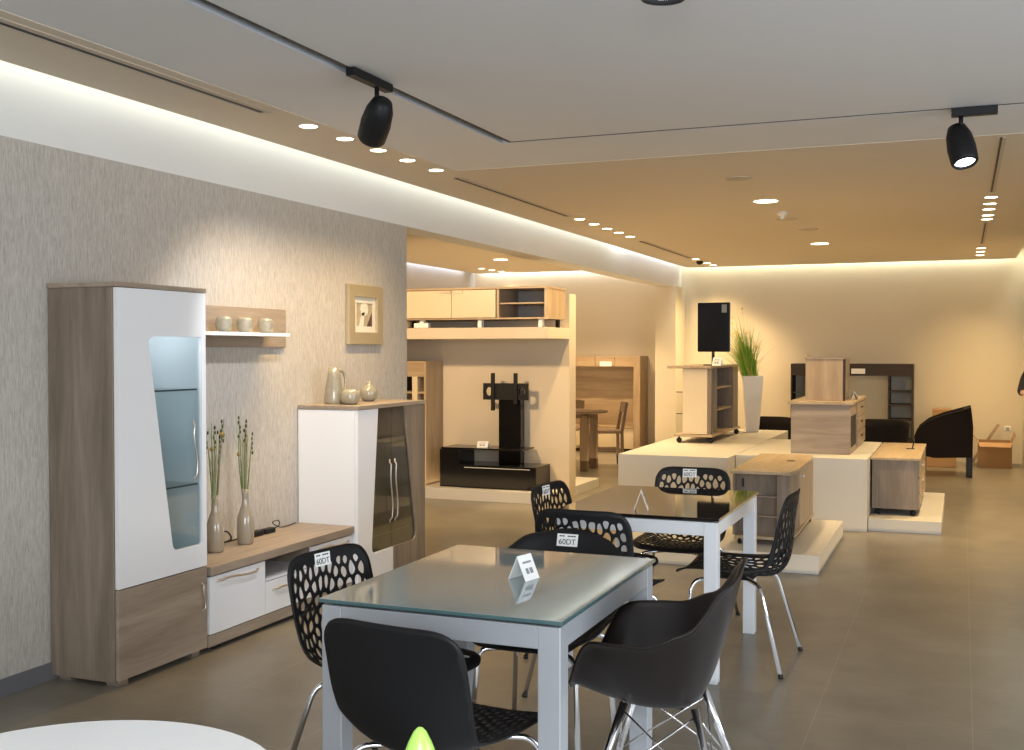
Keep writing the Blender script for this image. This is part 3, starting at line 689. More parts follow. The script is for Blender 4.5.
def lace_mesh(seed, sc, inner_sites, hole, web):
    """a shell whose interior cells are opened: rim cells stay solid"""
    ol = outline(sc); rs = resample(ol, 0.021); d = 0.0115
    ins, outs = [], []
    for p, e in rs:
        nrm = Vector((-e.y, e.x)); ins.append(p + nrm * d); outs.append(p - nrm * d)
    olv = [p for p, e in rs]
    def dist(p): return min((p - q).length for q in olv)
    def inside(p):
        c = False; n = len(ol); j = n - 1
        for i in range(n):
            if ((ol[i][1] > p.y) != (ol[j][1] > p.y)) and (p.x < (ol[j][0] - ol[i][0]) * (p.y - ol[i][1]) / (ol[j][1] - ol[i][1]) + ol[i][0]): c = not c
            j = i
        return c
    core = inner_sites(lambda p: inside(p) and dist(p) > 0.030)
    sites = ins + core + outs; bm = nb(); cache = {}
    def vert(x, t):
        k = (round(x, 4), round(t, 4))
        if k not in cache: cache[k] = bm.verts.new(surf(x, t * sc)[0])
        return cache[k]
    for i, s in enumerate(sites[:len(ins) + len(core)]):
        near = sorted(((q - s).length, j) for j, q in enumerate(sites) if j != i and abs(q.x - s.x) < 0.16 and abs(q.y - s.y) < 0.16)
        poly = [s + Vector(v) for v in ((-0.1, -0.1), (0.1, -0.1), (0.1, 0.1), (-0.1, 0.1))]
        for dd, j in near:
            if dd > 2 * max((p - s).length for p in poly): break
            poly = clip(poly, s, sites[j])
        cl = []
        for p in poly:
            if not cl or (p - cl[-1]).length > 0.0012: cl.append(p)
        while len(cl) > 2 and (cl[0] - cl[-1]).length < 0.0012: cl.pop()
        if len(cl) < 3: continue
        c = sum(cl, Vector((0, 0))) / len(cl)
        vs = []
        for p in cl:
            v = vert(p.x, p.y)
            if v not in vs: vs.append(v)
        if len(vs) < 3: continue
        if i >= len(ins) and hole(s, sc) and len(vs) == len(cl):
            r = min(abs((cl[(k + 1) % len(cl)] - cl[k]).normalized().cross(c - cl[k])) for k in range(len(cl)))
            f = 1 - web / max(r, 1e-4)
            if f > 0.2:
                hv = [bm.verts.new(surf(*(lambda q: (q.x, q.y * sc))(c + (p - c) * f))[0]) for p in cl]
                n = len(cl)
                for k in range(n):
                    try: bm.faces.new((vs[k], vs[(k + 1) % n], hv[(k + 1) % n], hv[k]))
                    except ValueError: pass
                continue
        try: bm.faces.new(vs)
        except ValueError: pass
    bmesh.ops.remove_doubles(bm, verts=bm.verts[:], dist=0.0024)
    bmesh.ops.recalc_face_normals(bm, faces=bm.faces[:])
    return bm
def poisson(seed, r, sc):
    def f(ok):
        rnd = random.Random(seed); out = []
        for _ in range(9000):
            p = Vector((rnd.uniform(-HW, HW), rnd.uniform(0, LEN / sc)))
            rr = r * (0.8 + 0.35 * (p.y * sc / LEN))
            if ok(p) and all((p - q).length > rr for q in out): out.append(p)
        return out
    return f
def rows(sc):
    def f(ok):
        out = []; dy = 0.0195 / sc; k = 0; y = 0.03 / sc
        while y * sc < LEN:
            seat = y * sc < 0.40
            dx = 0.047 if seat else 0.04
            x = -HW + (dx / 2 if k % 2 else 0)
            while x < HW:
                p = Vector((x, y))
                if ok(p): out.append(p)
                x += dx
            y += dy if seat else 0.032 / sc; k += 1
        return out
    return f

def chrome_legs(t, m):
    for sx in (-1, 1):
        for sy, yf, yi in ((1, 0.205, 0.13), (-1, -0.272, -0.13)):
            bm = nb(); tube(bm, round_path([(sx * 0.06, yi * 0.55, 0.405), (sx * 0.195, yi * 1.25, 0.400), (sx * 0.262, yf, 0.004)], 0.05, 6), 0.0095, 12)
            l = part('leg', bm, m, t, smooth=True)
            bm = nb(); tube(bm, [(sx * 0.2605, yf * 0.995, 0.015), (sx * 0.262, yf, 0.0)], 0.0115, 12); part('foot_glide', bm, M['rubber'], l, smooth=True)
    bm = B(-0.075, 0.075, -0.10, 0.10, 0.398, 0.408); part('seat_plate', bm, M['blackm'], t, 0.003)

def price_tag(t, x, tt, w=0.08, h=0.048, surf_fn=None, price='60DT'):
    p, n, tg = (surf_fn or surf)(x, tt, 0.008)
    ax = Vector((-1, 0, 0)); az = n.normalized(); ay = az.cross(ax).normalized(); ax = ay.cross(az)
    F = frame(p, ax, ay, az)
    bm = B(-w / 2, w / 2, -h / 2, h / 2, -0.0007, 0.0007); bm.transform(F)
    c = part('price_tag', bm, M['card'], t, label='white price tag')
    F2 = frame(p + az * 0.001 - ay * h * 0.16, ax, ay, az)
    part('tag_lettering', text_bm(price, h * 0.62, F2), M['ink'], c, fix=False)
    bm = nb()
    for i in range(6):
        if i == 2: continue
        box(bm, -w * 0.40 + i * w * 0.135, -w * 0.40 + i * w * 0.135 + w * 0.115, h * 0.27, h * 0.37, 0.0008, 0.0011)
    bm.transform(F); part('tag_small_print', bm, M['ink'], c)

def shell_obj(bm, m, t, thick=0.006):
    o = part('seat_shell', bm, m, t, smooth=True, fix=False)
    s = o.modifiers.new('smooth', 'SUBSURF'); s.levels = 1; s.render_levels = 1
    so = o.modifiers.new('thickness', 'SOLIDIFY'); so.thickness = thick; so.offset = 0
    return o

SCL = 1.5
lace_bm = lace_mesh(5, SCL, poisson(11, 0.0275, SCL), lambda s, sc: True, 0.0027)
proto = thing('openwork_chair', 'black openwork chair at the left side of the grey glass table', 'chair', (0, 0, 0), 'black openwork chairs with chrome legs')
shell_obj(lace_bm, M['black'], proto); chrome_legs(proto, M['chrome']); price_tag(proto, 0.02, LEN - 0.035)
proto.location = (-1.80, 3.335, 0); proto.rotation_euler = (0, 0, math.radians(-99)); proto.scale = (1, 1, 0.965)
dup(proto, (-1.665, 5.255, 0), math.radians(-96), 'black openwork chair at the left side of the dark glass table')
c2 = dup(proto, (-1.475, 4.72, 0), math.radians(-2), 'black openwork chair at the near end of the dark glass table, seen from behind')
dup(proto, (-1.43, 6.03, 0), math.radians(180), 'black openwork chair facing forward at the far end of the dark table')
c4 = dup(proto, (-1.02, 5.42, 0), math.radians(88), 'black openwork chair side-on at the right of the dark glass table')
def drop_tag(r):
    for ch in list(r.children):
        if ch.name.startswith('price_tag'):
            for g in list(ch.children): bpy.data.objects.remove(g)
            bpy.data.objects.remove(ch)
drop_tag(c2); drop_tag(c4)

t = thing('slotted_seat_chair', 'black chair with solid curved back and slotted seat, nearest the camera', 'chair', (0, 0, 0))
shell_obj(lace_mesh(2, 1.0, rows(1.0), lambda s, sc: s.y * sc < 0.40, 0.0052), M['black'], t, 0.007); chrome_legs(t, M['chrome'])
t.location = (-1.375, 2.885, 0); t.rotation_euler = (0, 0, math.radians(-8)); t.scale = (1.06, 1, 0.93)

# ================================================================== SHELL ARMCHAIRS
def interp(tab, x):
    for (a, b), (c, d) in zip(tab, tab[1:]):
        if x <= c:
            f = (x - a) / (c - a); f = f * f * (3 - 2 * f); return b + (d - b) * f
    return tab[-1][1]
RIM_A = [(0, 0.435), (0.15, 0.465), (0.31, 0.645), (0.5, 0.648), (0.64, 0.69), (0.80, 0.815), (1, 0.87)]
RIM_B = [(0, 0.43), (0.2, 0.45), (0.4, 0.54), (0.55, 0.60), (0.7, 0.68), (0.85, 0.765), (1, 0.79)]
def bucket_pt(th, r, rim):
    back = 0.24 if rim is RIM_A else 0.275
    u = abs(th) / PI; h = interp(rim, u)
    ex, ey = math.sin(th), math.cos(th)
    p = 2.6; k = (abs(ex) ** p + abs(ey) ** p) ** (-1 / p)
    bx = 0.305 * ex * k; by = (0.285 if ey > 0 else back) * ey * k
    lean = max(0.0, h - 0.43)
    pr = 1 - (1 - r) ** 1.35
    if r < 0.001: pr = 0
    g = max(0, (r - 0.45) / 0.55); g = g ** 1.7
    x = bx * pr * (0.80 + 0.20 * g if lean > 0.02 else 0.92 + 0.08 * g); y = by * pr * ((0.78 + 0.22 * g) if lean > 0.02 else 1.0)
    z = 0.405 + 0.03 * r * r * (1 if lean < 0.05 else 0.6) + (h - 0.43) * g
    if lean <= 0.02: z = 0.405 + 0.045 * min(1, r * 1.2) - 0.02 * max(0, r - 0.8) * 5
    return Vector((x, y - 0.02, z))
def bucket(rim, nth=56, nr=14):
    bm = nb(); c = bm.verts.new((0, -0.02, 0.405)); rings = []
    for j in range(1, nr + 1):
        rings.append([bm.verts.new(bucket_pt(-PI + 2 * PI * i / nth, j / nr, rim)) for i in range(nth)])
    for i in range(nth): bm.faces.new((c, rings[0][i], rings[0][(i + 1) % nth]))
    for j in range(nr - 1):
        for i in range(nth): bm.faces.new((rings[j][i], rings[j + 1][i], rings[j + 1][(i + 1) % nth], rings[j][(i + 1) % nth]))
    for _ in range(2): bmesh.ops.smooth_vert(bm, verts=[v for v in bm.verts if not v.is_boundary], factor=0.4, use_axis_x=True, use_axis_y=True, use_axis_z=True)
    lip = []
    for i in range(nth):
        v = rings[-1][i]; o_ = Vector((v.co.x, v.co.y + 0.02, 0)); o_.normalize(); lip.append(bm.verts.new(v.co + o_ * 0.012 + Vector((0, 0, -0.006))))
    for i in range(nth): bm.faces.new((rings[-1][i], lip[i], lip[(i + 1) % nth], rings[-1][(i + 1) % nth]))
    bmesh.ops.recalc_face_normals(bm, faces=bm.faces[:]); return bm

t = thing('shell_armchair', 'dark brown shell armchair with braced chrome legs, right of the grey table', 'chair', (0, 0, 0))
shell_obj(bucket(RIM_A), M['brown'], t, 0.008)
LT, LB = [], []
for sx in (-1, 1):
    for sy in (-1, 1):
        a = Vector((sx * 0.10, sy * 0.11 - 0.02, 0.405)); b = Vector((sx * 0.235, sy * 0.235 - 0.02, 0.0)); LT.append(a); LB.append(b)
        bm = nb(); tube(bm, [a, b], 0.014, 14, 0.009); part('leg', bm, M['chrome'], t, smooth=True)
for i, j in ((0, 1), (1, 3), (3, 2), (2, 0)):
    for a, b in ((i, j), (j, i)):
        bm = nb(); tube(bm, [LT[a].lerp(LB[a], 0.05), LT[b].lerp(LB[b], 0.62)], 0.0032, 8); part('brace_wire', bm, M['chrome'], t, smooth=True)
bm = B(-0.07, 0.07, -0.09, 0.05, 0.388, 0.40); part('seat_plate', bm, M['blackm'], t, 0.004)
t.location = (-0.885, 3.43, 0); t.rotation_euler = (0, 0, math.radians(94))

t = thing('shell_armchair', 'black rounded armchair with price tag at the far end of the grey table', 'chair', (0, 0, 0))
shell_obj(bucket(RIM_B), M['black'], t, 0.008)
for sx in (-1, 1):
    for sy, yf in ((1, 0.21), (-1, -0.24)):
        bm = nb(); tube(bm, round_path([(sx * 0.08, yf * 0.55, 0.392), (sx * 0.19, yf * 0.85, 0.388), (sx * 0.215, yf, 0.0)], 0.04, 6), 0.010, 12); part('leg', bm, M['chrome'], t, smooth=True)
bm = B(-0.1, 0.1, -0.12, 0.12, 0.385, 0.398); part('seat_plate', bm, M['blackm'], t, 0.004)
def bsurf(x, tt, off):
    p = bucket_pt(PI, 0.955, RIM_B); q = bucket_pt(PI, 0.85, RIM_B); tg = (p - q).normalized(); n = Vector((0, tg.z, -tg.y)); n = n if n.y > 0 else -n
    r = p + n * 0.014; r.x = x; return r, n, tg
price_tag(t, -0.005, 0, 0.088, 0.05, bsurf)
t.location = (-1.475, 3.955, 0); t.rotation_euler = (0, 0, math.radians(180))

# ================================================================== NEAR EDGE
t = thing('round_table', 'white round table top at the bottom left corner', 'table', (-1.42, 1.44, 0))
bm = lathe(nb(), [(0.375, 0.722), (0.38, 0.728), (0.38, 0.744), (0.375, 0.75)], (-1.42, 1.44, 0), 72, True, True); part('table_top', bm, M['tabwhite'], t)
bm = lathe(nb(), [(0.03, 0.02), (0.03, 0.72)], (-1.42, 1.44, 0), 24); part('pedestal', bm, M['chrome'], t, smooth=True)
bm = lathe(nb(), [(0.22, 0), (0.22, 0.012), (0.03, 0.03)], (-1.42, 1.44, 0), 40, True, True); part('base', bm, M['chrome'], t)
t = thing('side_table', 'low round side table under the lime cone', 'table', (-0.824, 1.63, 0))
bm = lathe(nb(), [(0.15, 0.60), (0.15, 0.62)], (-0.824, 1.63, 0), 48, True, True); part('table_top', bm, M['tabwhite'], t)
bm = lathe(nb(), [(0.02, 0.01), (0.02, 0.60)], (-0.824, 1.63, 0), 20); part('pedestal', bm, M['chrome'], t)
bm = lathe(nb(), [(0.12, 0), (0.12, 0.012)], (-0.824, 1.63, 0), 40, True, True); part('base', bm, M['chrome'], t)
bm = lathe(nb(), [(0.072, 0), (0.064, 0.07), (0.048, 0.15), (0.031, 0.205), (0.0195, 0.235), (0.011, 0.252), (0.005, 0.2585), (0.001, 0.26)], (-0.824, 1.63, 0.62), 36, True, True)
solo('table_cone', bm, M['lime'], 'bright lime green pointed cone at the bottom edge', 'cone ornament', smooth=True)

# ================================================================== DISPLAY PLATFORMS
solo('display_platform', B(-2.77, -1.81, 9.3, 12.75, 0, 0.605), M['plat'], 'high white display platform under the wheeled trolley and planter', 'platform', 'white display platforms', 0.003)
solo('display_platform', B(-1.805, -0.72, 9.6, 11.46, 0, 0.605), M['plat'], 'high white display block under the oak counter unit', 'platform', 'white display platforms', 0.003)
solo('display_platform', B(-2.3, -0.88, 7.64, 9.295, 0, 0.128), M['plat'], 'low white platform under the mobile desk, nearest the tables', 'platform', 'white display platforms', 0.003)
solo('display_platform', B(-0.715, -0.146, 9.68, 11.69, 0, 0.104), M['plat'], 'low white platform under the small oak cabinet at right', 'platform', 'white display platforms', 0.003)
solo('display_platform', B(-7.15, -3.70, 10.12, 10.655, 0, 0.115), M['plat'], 'low cream platform under the black tv stand', 'platform', 'white display platforms', 0.003)
solo('display_platform', B(-5.2, -3.70, 10.865, 11.7, 0, 0.10), M['plat'], 'low cream platform emerging behind the partition wall', 'platform', 'white display platforms', 0.003)

def caster(x, y, z, r, parent):
    bm = nb(); lathe(bm, [(0.001, -0.02), (r * 0.8, -0.02), (r, -0.012), (r, 0.012), (r * 0.8, 0.02), (0.001, 0.02)], (0, 0, 0), 20, False)
    bm.transform(Matrix.Translation((x, y, z + r)) @ Matrix.Rotation(PI / 2, 4, 'X') @ Matrix.Rotation(0.3, 4, 'Y'))
    tube(bm, [(x, y, z + r), (x, y, z + 2 * r + 0.012)], 0.009, 8)
    return part('caster', bm, M['blackm'], parent, smooth=True)

# trolley with flap top on the high platform
z0 = 0.605
t = thing('wheeled_trolley', 'tall oak trolley on black casters with white door, on the high platform', 'trolley', (-2.4, 11.3, z0))
part('top_panel', B(-2.67, -2.235, 10.62, 12.08, z0 + 0.725, z0 + 0.752), M['tan_y'], t, 0.003)
part('base_panel', B(-2.60, -2.225, 10.62, 12.08, z0 + 0.062, z0 + 0.085), M['tan_y'], t, 0.003)
d = part('door', B(-2.522, -2.28, 10.655, 10.675, z0 + 0.088, z0 + 0.722), M['cream'], t, 0.002, label='white front door')
part('front_post', B(-2.278, -2.24, 10.655, 10.70, z0 + 0.085, z0 + 0.725), M['oak_z'], t, 0.002)
part('back_panel', B(-2.522, -2.505, 10.68, 12.0, z0 + 0.085, z0 + 0.725), M['oak_z'], t)
part('side_panel', B(-2.505, -2.245, 10.93, 10.95, z0 + 0.085, z0 + 0.725), M['oak_z'], t); part('side_panel', B(-2.505, -2.235, 11.72, 12.0, z0 + 0.085, z0 + 0.725), M['oak_z'], t)
for z in (0.30, 0.52): part('shelf', B(-2.505, -2.25, 10.95, 11.72, z0 + z, z0 + z + 0.018), M['oak_y'], t)
for z in (0.28, 0.49): part('side_rail', B(-2.585, -2.522, 10.66, 10.672, z0 + z, z0 + z + 0.008), M['blackm'], t)
for x, y in ((-2.555, 10.66), (-2.25, 10.68), (-2.25, 12.0), (-2.555, 12.0)): caster(x, y, z0, 0.027, t)

# portrait screen on the trolley
zt = z0 + 0.752
t = thing('portrait_screen', 'black upright screen on short stand above the wheeled trolley', 'screen', (-2.28, 10.9, zt))
part('panel', B(-2.43, -2.11, 10.89, 10.93, zt + 0.135, zt + 0.62), M['blackg'], t, 0.008)
part('sticker', B(-2.19, -2.14, 10.888, 10.8895, zt + 0.52, zt + 0.60), M['greyink'], t)
part('stand_post', B(-2.29, -2.265, 10.90, 10.92, zt + 0.012, zt + 0.14), M['blackm'], t)
part('stand_base', B(-2.36, -2.20, 10.84, 10.98, zt, zt + 0.012), M['blackm'], t)
tent_sign(-2.21, 10.80, zt, 0.09, 0.08, 0.04, math.radians(80), 'small white card beside the foot of the upright screen')

# planter and grass plant
px, py = -2.15, 12.42
t = thing('planter', 'tall square tapered white planter on the high platform', 'planter', (px, py, z0))
bm = nb(); R0, R1, hh = 0.066, 0.112, 0.62
def sq(r, z): return [bm.verts.new((px + a * r, py + b * r, z)) for a, b in ((-1, -1), (1, -1), (1, 1), (-1, 1))]
a, b, c, dd = sq(R0, z0), sq(R1, z0 + hh), sq(R1 - 0.012, z0 + hh), sq(R1 - 0.02, z0 + hh - 0.05)
for p, q in ((a, b), (b, c), (c, dd)):
    for i in range(4): bm.faces.new((p[i], p[(i + 1) % 4], q[(i + 1) % 4], q[i]))
bm.faces.new(a[::-1]); bm.faces.new(dd)
part('pot', bm, M['planter'], t, 0.004)
t.rotation_euler = (0, 0, math.radians(12))
t = thing('potted_grass', 'tall bright green grass plant with yellow tips in the white planter', 'plant', (px, py, z0 + hh - 0.05))
rnd = random.Random(4); bm = nb(); by = nb()
for i in range(230):
    a = rnd.uniform(0, 2 * PI); s0 = rnd.uniform(0, 0.085); sp = rnd.uniform(0.02, 0.36) * (0.75 if i % 3 else 1); h = rnd.uniform(0.34, 0.74) * (1.15 - sp * 1.3)
    b0 = Vector((px - 0.02 + math.cos(a) * s0, py + math.sin(a) * s0, z0 + hh - 0.05))
    dirv = Vector((math.cos(a), math.sin(a), 0)); w = Vector((-math.sin(a), math.cos(a), 0)) * rnd.uniform(0.007, 0.012)
    prev = None; off = Vector((-0.13, 0, 0))
    for k in range(6):
        f = k / 5; p = b0 + dirv * sp * f ** 1.8 + off * f + Vector((0, 0, h * (f - 0.12 * f * f * sp / 0.24)))
        ww = w * (1 - f * 0.92)
        cur = (bm.verts.new(p - ww), bm.verts.new(p + ww))
        if prev: bm.faces.new((prev[0], prev[1], cur[1], cur[0]))
        prev = cur
    if i % 5 == 0 and sp < 0.13: sphere(by, p, 0.010, 1, 1, 1.6, 7, 5)
o = part('foliage', bm, M['grass'], t, fix=False, mats=[M['grass'], M['grass_y']])
for p in o.data.polygons: p.material_index = 1 if (p.index // 5) % 4 == 0 or (p.index % 5 == 4 and p.index % 2) else 0
part('flower_tips', by, M['yellow'], t)

# mobile desk on the low near platform
z0 = 0.128
t = thing('mobile_desk', 'small oak mobile desk on the low platform beside the dark table', 'desk', (-1.33, 8.6, z0))
pl = [(-1.516, 7.86), (-1.10, 7.86), (-1.075, 8.10), (-1.085, 8.9), (-1.12, 9.28), (-1.535, 9.28)]
part('top_panel', prism(nb(), pl, 'Z', z0 + 0.505, z0 + 0.527), M['tan_y'], t, 0.003)
part('base_panel', prism(nb(), [(-1.49, 7.88), (-1.11, 7.88), (-1.085, 8.1), (-1.10, 9.24), (-1.52, 9.24)], 'Z', z0 + 0.045, z0 + 0.065), M['tan_y'], t, 0.003)
part('side_panel', B(-1.505, -1.49, 7.90, 9.2, z0 + 0.065, z0 + 0.505), M['oak_z'], t)
part('back_panel', B(-1.49, -1.20, 7.99, 8.005, z0 + 0.065, z0 + 0.505), M['oak_z'], t)
for z in (0.20, 0.34): part('shelf', B(-1.49, -1.20, 7.92, 7.99, z0 + z, z0 + z + 0.006), M['oak_x'], t)
part('cable_slot', B(-1.455, -1.44, 7.985, 7.99, z0 + 0.40, z0 + 0.46), M['ink'], t)
part('front_panel', B(-1.20, -1.11, 7.92, 8.4, z0 + 0.065, z0 + 0.505), M['oak_z'], t, 0.002)
d = part('door', B(-1.125, -1.105, 8.42, 9.2, z0 + 0.065, z0 + 0.495), M['tan_z'], t, 0.002); part('handle', B(-1.105, -1.09, 8.5, 8.56, z0 + 0.43, z0 + 0.445), M['chrome'], d)
bm = lathe(nb(), [(0.035, 0.001), (0.03, 0.004)], (-1.21, 8.7, z0 + 0.527), 20, True, True); part('grommet', bm, M['blackm'], t)
for x, y in ((-1.46, 7.93), (-1.12, 7.95), (-1.13, 9.15), (-1.47, 9.15)): caster(x, y, z0, 0.016, t)

# counter unit on the high block
z0 = 0.605
t = thing('counter_unit', 'oak counter unit on the white block, below the upright oak box', 'counter', (-1.13, 10.65, z0))
part('body', B(-1.385, -0.885, 9.93, 11.38, z0, z0 + 0.43), M['oak_x'], t, 0.003)
part('top_panel', B(-1.41, -0.865, 9.905, 11.4, z0 + 0.43, z0 + 0.458), M['tan_y'], t, 0.003)
part('niche_shade', B(-0.885, -0.882, 9.98, 10.45, z0 + 0.06, z0 + 0.33), M['ink'], t)  # flat black sheet painting the shade inside a niche
for k in range(3):
    d = part('drawer', B(-0.885, -0.872, 10.5, 11.35, z0 + 0.03 + k * 0.133, z0 + 0.155 + k * 0.133), M['oak_y'], t, 0.002)
    part('handle', B(-0.872, -0.862, 10.85, 11.0, z0 + 0.10 + k * 0.133, z0 + 0.112 + k * 0.133), M['blackm'], d)
z1 = z0 + 0.458
t = thing('oak_box_unit', 'upright oak box unit standing on the counter unit', 'cabinet', (-1.12, 10.3, z1))
part('front_panel', B(-1.285, -0.965, 10.10, 10.12, z1, z1 + 0.365), M['tan_z'], t, 0.002)
part('body', B(-1.275, -0.95, 10.12, 10.55, z1, z1 + 0.36), M['oak_z'], t); part('top_panel', B(-1.29, -0.95, 10.09, 10.56, z1 + 0.365, z1 + 0.378), M['oak_y'], t)
part('edge_strip', B(-0.9635, -0.945, 10.10, 10.119, z1, z1 + 0.365), M['walnut'], t)
bm = nb(); tube(bm, [(-1.27, 10.2, z1 + 0.378), (-1.27, 10.2, z1 + 0.41)], 0.014, 10); part('knob', bm, M['tan_z'], t)
tent_sign(-0.905, 10.45, z1, 0.08, 0.075, 0.035, math.radians(20), 'small white card behind the upright oak box')

# small mobile cabinet
z0 = 0.104
t = thing('mobile_cabinet', 'oak mobile drawer cabinet on casters at the right end of the platforms', 'cabinet', (-0.515, 10.7, z0))
part('body', B(-0.705, -0.335, 9.93, 11.5, z0 + 0.055, z0 + 0.472), M['oak_z'], t, 0.002)
part('top_panel', B(-0.715, -0.315, 9.90, 11.55, z0 + 0.472, z0 + 0.492), M['tan_y'], t, 0.003)
for k in range(3):
    d = part('drawer', B(-0.335, -0.32, 9.96, 11.48, z0 + 0.06 + k * 0.136, z0 + 0.19 + k * 0.136), M['tan_y'], t, 0.002)
    part('handle', B(-0.32, -0.308, 10.5, 10.8, z0 + 0.11 + k * 0.136, z0 + 0.122 + k * 0.136), M['champ'], d)
for x, y in ((-0.66, 9.99), (-0.375, 9.99), (-0.375, 11.4), (-0.66, 11.4)): caster(x, y, z0, 0.022, t)
bm = B(-0.47, -0.40, 10.85, 10.91, z0 + 0.492, z0 + 0.497); tube(bm, [(-0.42, 10.88, z0 + 0.495), (-0.405, 10.88, z0 + 0.56), (-0.43, 10.88, z0 + 0.59)], 0.006, 8)
part('cable_guide', bm, M['blackm'], t)

# ================================================================== ALCOVE
zp = 0.115
t = thing('tv_stand', 'black tv stand with bracket column and glass shelf against the partition', 'tv stand', (-4.4, 10.4, zp))
part('low_cabinet', B(-4.72, -3.885, 10.22, 10.63, zp, zp + 0.235), M['blackg'], t, 0.003)
part('drawer_gap', B(-4.66, -3.95, 10.217, 10.2195, zp + 0.205, zp + 0.213), M['silver'], t)
part('side_upright', B(-4.945, -4.725, 10.24, 10.62, zp, zp + 0.385), M['blackg'], t, 0.003)
part('top_shelf', B(-4.945, -4.055, 10.27, 10.62, zp + 0.386, zp + 0.402), M['blackg'], t, 0.002)
part('column', B(-4.40, -4.155, 10.50, 10.60, zp + 0.236, 1.17), M['blackg'], t, 0.004)
pl = part('mount_plate', prism(nb(), [(-4.565, 1.0), (-4.07, 1.0), (-4.07, 1.17), (-4.565, 1.17)], 'Y', 10.478, 10.498,
     [[(-4.50 + 0.035 * math.cos(k * PI / 8), 1.085 + 0.045 * math.sin(k * PI / 8)) for k in range(16)], [(-4.135 + 0.035 * math.cos(k * PI / 8), 1.085 + 0.045 * math.sin(k * PI / 8)) for k in range(16)]]), M['blackm'], t)
for x, zb in ((-4.45, 0.89), (-4.20, 0.96)): part('bracket', B(x - 0.02, x + 0.02, 10.455, 10.476, zb, 1.275), M['blackm'], t, 0.003)
tent_sign(-4.53, 10.40, zp + 0.402, 0.12, 0.06, 0.035, math.radians(92), 'white price card on the glass shelf of the tv stand')
t = thing('bookcase', 'tall oak bookcase with open niches beside the black tv stand', 'bookcase', (-5.4, 10.45, zp))
part('side_panel', B(-5.13, -5.105, 10.25, 10.64, zp, 1.395), M['tan_z'], t); part('side_panel', B(-5.80, -5.775, 10.25, 10.64, zp, 1.395), M['tan_z'], t)
part('back_panel', B(-5.775, -5.13, 10.62, 10.64, zp, 1.395), M['tan_z'], t)
part('top_block', B(-5.775, -5.13, 10.26, 10.62, 1.235, 1.395), M['tan_x'], t); part('divider', B(-5.27, -5.21, 10.26, 10.62, 0.4, 1.235), M['cream'], t)
for z in (0.40, 0.56, 0.73, 0.90, 1.06): part('shelf', B(-5.775, -5.13, 10.27, 10.62, z, z + 0.02), M['tan_x'], t)
part('base_cabinet', B(-5.775, -5.13, 10.26, 10.62, zp + 0.02, 0.40), M['tan_x'], t)
part('inner_panel', B(-5.775, -5.27, 10.60, 10.618, 1.08, 1.235), M['walnut'], t)
for x in (-5.16, -5.75): part('foot', B(x - 0.04, x + 0.04, 10.28, 10.34, zp, zp + 0.02), M['blackm'], t)

solo('wall_ledge', B(-7.1, -3.69, 10.0, 10.66, 1.62, 1.73), M['cream_wall'], 'thick cream ledge on the partition above the tv stand', 'ledge', None, 0.003)
t = thing('hung_cabinet', 'long tv cabinet with cream doors and open shelf up on the ledge', 'cabinet', (-4.5, 10.3, 1.73))
part('carcass', B(-5.40, -5.36, 10.02, 10.55, 1.825, 2.105), M['tan_z'], t, 0.002); part('end_panel', B(-3.725, -3.695, 10.02, 10.55, 1.825, 2.105), M['tan_z'], t, 0.002)
part('top_panel', B(-5.40, -3.69, 10.0, 10.56, 2.105, 2.125), M['tan_x'], t, 0.002); part('bottom_panel', B(-5.40, -3.69, 10.02, 10.55, 1.81, 1.826), M['tan_x'], t, 0.002)
part('back_panel', B(-5.36, -3.725, 10.53, 10.548, 1.826, 2.105), M['inner_d'], t); part('divider', B(-4.22, -4.195, 10.02, 10.53, 1.826, 2.105), M['tan_z'], t)
d = part('door', B(-5.355, -4.70, 10.0, 10.018, 1.828, 2.10), M['cream'], t, 0.002); part('handle', B(-4.82, -4.705, 9.988, 10.0, 2.07, 2.095), M['champ'], d)
d = part('door', B(-4.695, -4.225, 10.0, 10.018, 1.828, 2.10), M['cream'], t, 0.002); part('handle', B(-4.69, -4.575, 9.988, 10.0, 2.07, 2.095), M['champ'], d)
part('shelf', B(-4.195, -3.725, 10.04, 10.53, 1.958, 1.972), M['tan_x'], t)
for x in (-5.30, -5.06, -4.42, -3.78): part('leg', B(x - 0.02, x + 0.02, 10.06, 10.12, 1.73, 1.81), M['card'], t)
part('wheel_block', B(-5.14, -4.98, 10.05, 10.10, 1.735, 1.78), M['card'], t)
for x in (-5.36, -3.75): part('leg', B(x - 0.015, x + 0.015, 10.45, 10.5, 1.73, 1.81), M['blackm'], t)

# dining corner at the back of the alcove
t = thing('wall_unit', 'oak wall unit with panelled back behind the wooden dining table', 'wall unit', (-4.9, 15.95, 0))
part('side_panel', B(-4.46, -4.36, 15.75, 16.19, 0, 1.425), M['tan_z'], t, 0.002); part('side_panel', B(-5.75, -5.65, 15.75, 16.19, 0, 1.425), M['tan_z'], t, 0.002)
part('back_panel', B(-5.65, -4.46, 16.15, 16.18, 0.38, 1.27), M['tan_x'], t)
for k in range(4): part('top_door', B(-5.65 + k * 0.2975, -5.357 + k * 0.2975, 15.78, 16.15, 1.27, 1.42), M['tan_x'], t, 0.003)
part('counter', B(-5.65, -4.46, 15.74, 16.15, 0.365, 0.385), M['tan_x'], t)
for k in range(4): part('lower_door', B(-5.65 + k * 0.2975, -5.357 + k * 0.2975, 15.77, 16.15, 0.06, 0.36), M['cream'], t, 0.003)
part('plinth', B(-5.65, -4.46, 15.80, 16.15, 0, 0.06), M['walnut'], t)
part('price_sticker', B(-4.98, -4.80, 15.765, 15.775, 1.275, 1.345), M['card'], t)
t = thing('wooden_dining_table', 'oval brown wooden dining table in the alcove', 'table', (-4.75, 13.35, 0))
